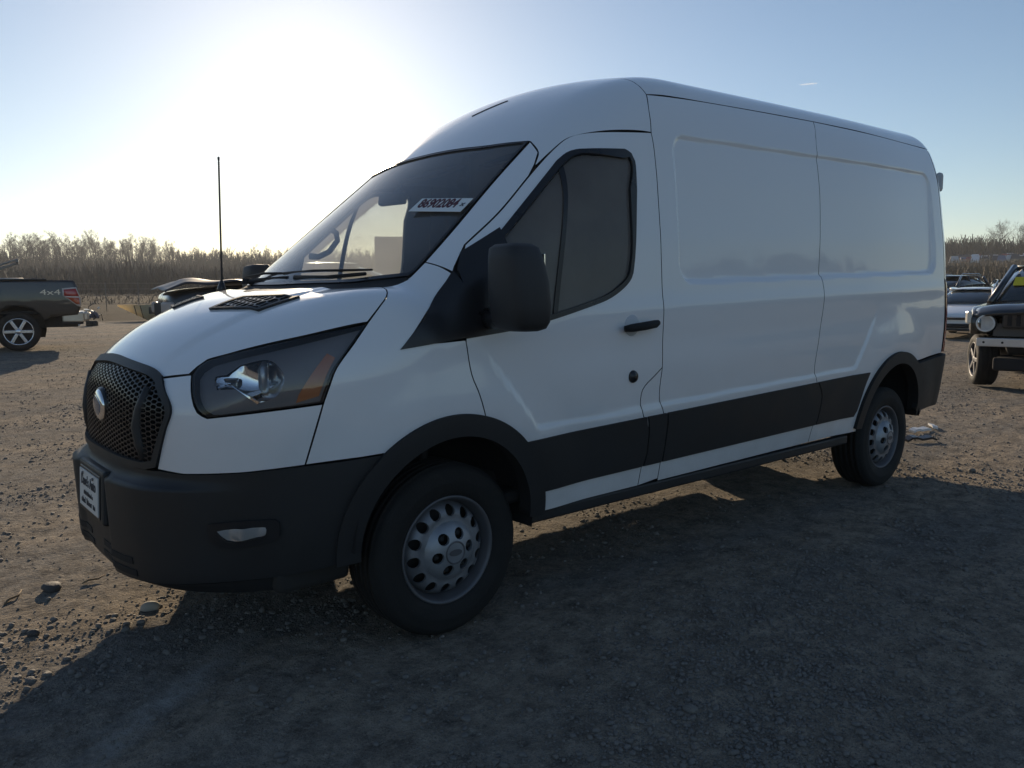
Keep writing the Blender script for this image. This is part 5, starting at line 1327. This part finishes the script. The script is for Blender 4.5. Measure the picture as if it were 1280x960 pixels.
# ---- black vehicle with round headlamp and no bumper at the right edge
def jeep():
    head = RAD(188); depth = 11.35
    wx, wy, wz = px_at(1227, depth, 0.02)
    ox = wx-(1.28*math.cos(head)-(-.76)*math.sin(head)); oy = wy-(1.28*math.sin(head)+(-.76)*math.cos(head))
    t = empty('damaged_suv', (ox, oy, wz), head)
    tag(t, 'black boxy vehicle with a round headlamp, bare bumper beam and yellow note in its windshield', 'suv')
    st = [car_section(-2.2, .5, 1.08, .82, .80), car_section(-2.0, .36, 1.12, .86, .83), car_section(.70, .34, 1.14, .87, .84), car_section(.95, .36, 1.15, .87, .83)]
    addobj('body', loft(st), M_DPAINT, t, sub=1)
    # engine bay block narrower than the wings, so the wheel stands clear
    eb = [car_section(.9, .45, 1.08, .36, .38), car_section(1.78, .48, 1.02, .36, .38), car_section(1.82, .52, .98, .34, .34)]
    addobj('engine_bay', loft(eb), M_BLACK, t, sub=0)
    # bonnet, domed, and wings with wheel openings
    hv = []
    xs = np.linspace(.78, 2.02, 22); ys = np.linspace(-.74, .74, 22); X, Y = np.meshgrid(xs, ys, indexing='ij')
    Z = 1.20-.03*(X-.78)-.10*np.clip((X-1.72)/.3, 0, 1)**2-.06*(np.abs(Y)/.74)**4+.022*ss(.30, .40, .48-np.abs(np.abs(Y)-.0)*.8)
    n = 22; V = np.stack([X-.10*(Y/.74)**2*ss(1.4, 2.0, X), Y, Z], -1).reshape(-1, 3); V = np.vstack([V, V-[0, 0, .04]]); F = []
    for i in range(n-1):
        for j in range(n-1): a = i*n+j; F += [(a, a+1, a+n+1, a+n), (a+n*n, a+n+n*n, a+n+1+n*n, a+1+n*n)]
    for i in range(n-1):
        for a, b in ((i, i+1), ((n-1)*n+i+1, (n-1)*n+i), ((i+1)*n, i*n), (i*n+n-1, (i+1)*n+n-1)): F.append((b, a, a+n*n, b+n*n))
    addobj('bonnet', (V, F), M_DPAINT, t)
    for s in (1, -1):
        P = np.array([(.80, .42), (.80, 1.10), (.80, 1.165), (1.6, 1.125), (1.86, 1.06), (1.93, .98), (1.94, .84), (1.88, .76)]+[(1.28+.44*math.cos(RAD(a)), .36+.44*math.sin(RAD(a))) for a in np.linspace(62, 172, 14)])
        P = P if area2(P) > 0 else P[::-1]; V2, T, lp = triangulate(P, (), .05)
        yy = s*(.86-.10*ss(1.55, 1.95, V2[:, 0])-.05*ss(1.0, 1.16, V2[:, 1])); A = np.c_[V2[:, 0], yy, V2[:, 1]]; B = A-[0, s*.12, 0]; m = len(A)
        addobj('wing', (np.vstack([A, B]), [tuple(f) for f in T]+[tuple(f[::-1]+m) for f in T]+[(a, b, b+m, a+m) for l_ in lp for a, b in zip(l_, l_[1:]+l_[:1])]), M_DPAINT, t)
        b = MB(); b.box((1.90, s*.80, .985), (.10, .06, .17), rz(s*RAD(-35)), .02); b.build('side_marker', mat('clear_marker', (.7, .68, .62), .15, coat=1.), t)
        hb = MB(); hb.lathe([(.118, .0), (.114, .05), (.100, .058), (.094, .045)], 'x', 36, (1.90, s*.585, .905)); hb.lathe([(.097, .045), (.078, -.0), (.04, -.03), (0, -.036)], 'x', 36, (1.90, s*.585, .905))
        hl_ = hb.build('headlamp', mat('hazed_reflector', (.80, .79, .76), .35, metal=0., var=.15, vscale=25, coat=.6), t)
        hc = MB(); hc.lathe([(.096, .052), (.07, .07), (.04, .08), (0, .083)], 'x', 36, (1.90, s*.585, .905)); hc.build('lens', M_LENS, hl_)
        hc = MB(); hc.lathe([(.125, -.03), (.132, .02), (.12, .035), (.112, .02)], 'x', 36, (1.90, s*.585, .905)); hc.build('lamp_ring', M_BLACK, hl_)
        for pp, rr_ in (([(.76, s*.77, 1.17), (.38, s*.70, 1.44), (.02, s*.62, 1.70)], [.05, .045, .05]), ([(-.6, s*.66, 1.72), (-.62, s*.82, 1.14)], .05), ([(-1.9, s*.66, 1.70), (-2.05, s*.80, 1.12)], .08)):
            b = MB(); b.tube(pp, rr_, 8); b.build('roof_pillar', M_DPAINT, t)
        if s > 0:
            b = MB(); b.box((.62, s*1.0, 1.25), (.12, .20, .17), None, .05); b.build('door_mirror', M_CLAD2, t)
        car_wheel(t, 1.28, s*.72, .365, .27, 5, yaw=RAD(24), rim=M_RIMDIRT); car_wheel(t, -1.35, s*.76, .365, .225, 5)
        b = MB(); b.tube([(1.28, s*.35, .42), (1.28, s*.62, .36)], .05, 8); b.tube([(1.25, s*.52, .55), (1.22, s*.50, .95)], .05, 8); b.tube([(1.5, s*.45, .35), (1.3, s*.62, .33)], .03, 8); b.build('suspension', M_RIMDIRT, t)
    b = MB(); b.box((1.93, 0, .955), (.06, .78, .22), None, .02); fr = b.build('grille', M_CLAD2, t)
    b = MB()
    for k in range(7): b.box((1.965, -.30+.10*k, .955), (.012, .05, .16), None, .004)
    b.build('grille_slot', M_BLACK, fr)
    b = MB(); b.box((1.97, 0, .655), (.09, 1.34, .115), None, .012); bm_ = b.build('bumper_beam', mat('bare_white_steel', (.58, .58, .58), .35, metal=.5, var=.15, vscale=6), t)
    b = MB()
    for yy in (-.58, -.36, .36, .58): b.lathe([(.016, 2.016), (0, 2.017)], 'x', 10, (0, yy, .655))
    b.build('bolt_hole', M_BLACK, bm_)
    b = MB(); b.box((1.86, 0, .82), (.06, 1.0, .17)); b.build('radiator', mat('radiator_grey', (.11, .10, .09), .7, bump=.4, bscale=300), t)
    b = MB(); b.box((1.7, 0, .36), (.5, .95, .18), None, .03); b.build('under_tray', M_BLACK, t)
    gh_ = [car_section(.74, 1.12, 1.18, .78, .72), car_section(.02, 1.12, 1.68, .79, .60), car_section(-1.8, 1.12, 1.70, .79, .62), car_section(-2.1, 1.12, 1.2, .78, .7)]
    addobj('cabin_glass', loft(gh_), M_CGLASS, t, sub=0)
    rf_ = [car_section(.04, 1.66, 1.71, .62, .60), car_section(-.2, 1.68, 1.76, .66, .62), car_section(-1.8, 1.68, 1.76, .66, .62), car_section(-2.0, 1.64, 1.70, .62, .58)]
    addobj('roof', loft(rf_), M_DPAINT, t, sub=1)
    MN = Matrix.Rotation(RAD(0), 3, 'Z')
    # yellow note low on the inside corner of the windshield
    d = Vector((.02-.74, 0, 1.68-1.18)).normalized(); up = Vector((-d.x*-1, 0, d.z)); up = Vector((d.x, 0, d.z)); rt = Vector((0, 1, 0)); nn = rt.cross(up)
    o_ = Vector((.74, 0, 1.18))+up*.50+nn*.022+Vector((0, -.36, 0))
    V = [o_+rt*a+up*b_ for a, b_ in ((-.20, -.11), (.20, -.11), (.20, .11), (-.20, .11))]; V += [v-nn*.004 for v in V]
    note = addobj('yellow_note', ([tuple(v) for v in V], [(0, 1, 2, 3), (7, 6, 5, 4), (0, 4, 5, 1), (1, 5, 6, 2), (2, 6, 7, 3), (3, 7, 4, 0)]), mat('yellow_card', (.75, .58, .03), .7), t, smooth=False)
    return t
jeep()
# ---- grey box lorry far behind the van (shows through the cab windows)
def lorry():
    x, y, z = px_at(484, 33.0); t = empty('box_truck', (x, y, z), RAD(150)); tag(t, 'grey box truck standing in the yard, visible through the cab windows of the white van', 'truck')
    b = MB(); b.box((-1.2, 0, 2.2), (3.2, 2.3, 2.3), None, .03); b.build('cargo_box', mat('weathered_grey_box', (.26, .26, .26), .6, var=.2, vscale=1.5), t)
    b = MB(); b.box((1.35, 0, 1.35), (1.5, 2.0, 1.5), None, .15); b.box((2.1, 0, 1.0), (.5, 1.9, .8), None, .1); b.build('cab', M_DBLUE, t)
    b = MB(); b.box((-.2, 0, .75), (5.0, .9, .25)); b.build('chassis', M_BLACK, t)
    for xx in (1.5, -1.8):
        for s in (1, -1): car_wheel(t, xx, s*.95, .42, .26, 6)
lorry()
# ---- rows of cars in the scrapyard on the far slope
def far_car_mesh(i):
    b = MB(); L_, W_, H_ = ((4.4, 1.8, 1.45), (4.7, 1.85, 1.75), (5.2, 1.95, 1.85))[i]
    s = loft([[(-L_/2, 0, .3), (-L_/2, W_*.46, .3), (-L_/2, W_*.46, .85), (-L_/2, 0, .88)], [(L_/2-.1, 0, .3), (L_/2-.1, W_*.46, .3), (L_/2-.1, W_*.42, .72), (L_/2-.1, 0, .75)]]); b.add(*s)
    s = loft([[(-L_*.40, 0, .8), (-L_*.40, W_*.44, .8), (-L_*.34, W_*.34, H_), (-L_*.34, 0, H_)], [(L_*.26, 0, .8), (L_*.26, W_*.44, .8), (L_*.05, W_*.34, H_), (L_*.05, 0, H_)]]); b.add(*s)
    for xx in (-L_*.3, L_*.3):
        for yy in (-W_*.42, W_*.42): b.lathe([(.0, -.1), (.33, -.1), (.33, .1), (0, .1)], 'y', 12, (xx, yy, .33))
    return mesh('far_car', b.V, b.F, M_SILVER, smooth=False)
cols = [('white', (.62, .63, .65)), ('silver', (.40, .41, .43)), ('dark', (.03, .03, .035)), ('blue', (.06, .10, .20)), ('red', (.22, .03, .03))]
FC = {}
for ci, (cn, cc) in enumerate(cols):
    m = mat('far_paint_'+cn, cc, .3, coat=1.)
    for i in range(3):
        me = far_car_mesh(i); me.materials.clear(); me.materials.append(m); FC[(ci, i)] = me
for row, rr in enumerate((196, 208, 220, 232)):
    for k in range(14):
        if random.random() < .28: continue
        px = 1178+(k+.2*random.random()+.5*(row % 2))*8.6
        az = 50.1156-math.degrees(math.atan((px-640)/988.6)); x, y = pol(az, rr+random.uniform(-1, 1)); z = float(terrain(np.array([x]), np.array([y]))[0])
        ci = random.choice((0, 0, 1, 1, 2, 2, 2, 3, 4)); o = obj('scrapyard_car', FC[(ci, random.randrange(3))], None, (x, y, z)); o.rotation_euler = (0, 0, RAD(az)+random.choice((0, math.pi))+random.gauss(0, .12))
        tag(o, cols[ci][0]+' car among the rows of cars on the far scrapyard slope', 'car', 'rows of cars on the scrapyard slope')
# ---- wire fence along the edge of the field
fe = empty('wire_fence', (*pol(80, 50), 0)); tag(fe, 'thin wire fence with slim posts running along the edge of the field', 'fence')
fp = []
for k in range(16):
    x, y = pol(60+1.9*k, 52+.25*k); z = float(ground_z(np.array([x]), np.array([y]))[0]); fp.append(Vector((x, y, z))-fe.location)
for q_ in fp:
    b = MB(); b.tube([q_+Vector((0, 0, -.3)), q_+Vector((0, 0, 1.75))], .022, 6); b.build('post', mat('grey_post', (.14, .13, .12), .7) if q_ is fp[0] else bpy.data.materials['grey_post'], fe)
b = MB()
for h in (.45, .95, 1.35, 1.70):
    b.tube([q_+Vector((0, 0, h)) for q_ in fp], .010, 4, False)
b.build('wire', mat('dull_wire', (.20, .19, .18), .5, metal=.5), fe)
# ---- single stones and scraps lying in the yard
def stone(x, y, s, k, label, m=M_STONE):
    V, F = STONES[k]; z = float(ground_z(np.array([x]), np.array([y]))[0])
    o = obj('stone', mesh('stone', V*s, [tuple(f) for f in F], m), None, (x, y, z+s*.3)); o.rotation_euler = (0, 0, k*1.1); tag(o, label, 'stone'); return o
def gxy(px, py):
    d = (px-640)/988.577*_r+(480-py)/988.577*_u+_f; k = -CAM[2]/d[2]; return CAM[0]+k*d[0], CAM[1]+k*d[1]
M_DSTONE = mat('dark_stone', (.075, .07, .068), .9, var=.3, bump=.3, bscale=90); M_PSTONE = mat('pale_stone', (.40, .36, .30), .9, var=.2, bump=.3, bscale=90)
stone(*gxy(64, 738), .045, 0, 'dark stone on the sunlit ground left of the front bumper', M_DSTONE)
stone(*gxy(187, 762), .040, 1, 'pale stone at the edge of the shadow under the front bumper', M_PSTONE)
stone(*gxy(42, 795), .032, 2, 'dark stone near the left edge, beside the shadow line', M_DSTONE)
stone(*gxy(150, 700), .022, 4, 'small stone on sunlit gravel just below the front bumper')
stone(*gxy(318, 868), .024, 3, 'grey stone in the shade at the bottom, below the pale dusty line')
stone(*gxy(862, 893), .026, 5, 'largest grey stone in the shaded gravel patch at bottom right')
stone(*gxy(1215, 590), .035, 2, 'grey stone on the sunlit ground right of the rear wheel')
def scrap_strip(px, py, L_, w, a, label, m, nm='trim_scrap', bend=.04):
    x, y = gxy(px, py); z = float(ground_z(np.array([x]), np.array([y]))[0])
    b = MB(); n = 7
    for k in range(n-1):
        u0, u1 = -L_/2+L_*k/(n-1), -L_/2+L_*(k+1)/(n-1); h0, h1 = [bend*(1-(2*u/L_)**2)*abs(math.sin(3+u*9)) for u in (u0, u1)]
        b.add([(u0, -w/2, h0), (u1, -w/2, h1), (u1, w/2, h1+.01), (u0, w/2, h0+.01), (u0, -w/2, h0+.02), (u1, -w/2, h1+.02), (u1, w/2, h1+.03), (u0, w/2, h0+.03)], [(3, 2, 1, 0), (4, 5, 6, 7), (0, 1, 5, 4), (2, 3, 7, 6), (1, 2, 6, 5), (3, 0, 4, 7)])
    o = b.build(nm, m, None, (x, y, z+.008)); o.rotation_euler = (0, 0, a); tag(o, label, 'debris'); return o
scrap_strip(1150, 553, .30, .07, -.5, 'dark broken strip of trim on the ground behind the rear wheel', M_CLAD2, bend=.05)
scrap_strip(1150, 541, .26, .06, -.2, 'pale broken strip of trim beside the dark strip behind the rear wheel', bpy.data.materials['white_plastic'], bend=.03)
scrap_strip(1166, 536, .20, .05, .6, 'small pale shard of plastic just behind the pale strip of trim', bpy.data.materials['white_plastic'], bend=.02)
def stick(px, py, L_, r, a, label):
    x, y = gxy(px, py); z = float(ground_z(np.array([x]), np.array([y]))[0])
    b = MB(); b.tube([(-L_/2, 0, 0), (-L_*.2, .008, .006), (L_*.15, -.006, .004), (L_/2, .01, .010)], [r*.7, r, r*.9, r*.4], 6)
    o = b.build('stick', bpy.data.materials.get('dry_wood') or mat('dry_wood', (.22, .16, .10), .9), None, (x, y, z+r*1.5)); o.rotation_euler = (0, 0, a); tag(o, label, 'stick')
stick(18, 748, .15, .006, .9, 'thin dry stick on the sunlit ground at the left edge')
stick(118, 728, .11, .005, .2, 'short dry stick on the sunlit ground below the bumper')
# ================================================================== the air between the camera and the far rise
def haze_box(dens):
    m, n, l = nt('pale_air')
    n.remove(n['Principled BSDF'])
    v = n.new('ShaderNodeVolumePrincipled'); v.inputs['Color'].default_value = (.90, .94, 1., 1); v.inputs['Density'].default_value = dens; v.inputs['Anisotropy'].default_value = .3
    l.new(v.outputs[0], n['Material Output'].inputs['Volume'])
    b = MB(); b.box((0, 0, 12), (1700, 1700, 60)); o = b.build('haze', m)
    tag(o, kind='stuff')
haze_box(.00045)
# short contrail high above the van's roof
def contrail():
    d = (1011-640)/988.577*_r+(480-105)/988.577*_u+_f; d = d/np.linalg.norm(d); c = CAM+2600*d
    V = []; F = []; n = 10; m = 14
    ax = Vector((_r*.99-_u*-.10).tolist()).normalized(); s1 = ax.cross(Vector((0, 0, 1))).normalized(); s2 = ax.cross(s1).normalized()
    for i in range(m+1):
        t = i/m*2-1; w = 3.2*math.sqrt(max(0, 1-t*t))*(.55+.45*math.sin(i*1.7)**2)+.05
        for k in range(n):
            a = 2*math.pi*k/n; V.append(Vector(c.tolist())+ax*(t*27)+s1*(w*math.cos(a))+s2*(w*math.sin(a)))
    for i in range(m):
        for k in range(n): F.append((i*n+k, i*n+(k+1) % n, (i+1)*n+(k+1) % n, (i+1)*n+k))
    mm, n_, l_ = nt('thin_ice_cloud'); n_.remove(n_['Principled BSDF'])
    a_ = n_.new('ShaderNodeBsdfTranslucent'); b_ = n_.new('ShaderNodeBsdfTransparent'); x_ = n_.new('ShaderNodeMixShader'); a_.inputs[0].default_value = (.9, .9, .9, 1); x_.inputs[0].default_value = .12
    l_.new(b_.outputs[0], x_.inputs[1]); l_.new(a_.outputs[0], x_.inputs[2]); l_.new(x_.outputs[0], n_['Material Output'].inputs[0])
    o = obj('contrail', mesh('contrail', [v-Vector(c.tolist()) for v in V], F, mm), None, Vector(c.tolist()))
    tag(o, 'short thin white contrail high in the blue sky above the van roof', 'contrail')
contrail()
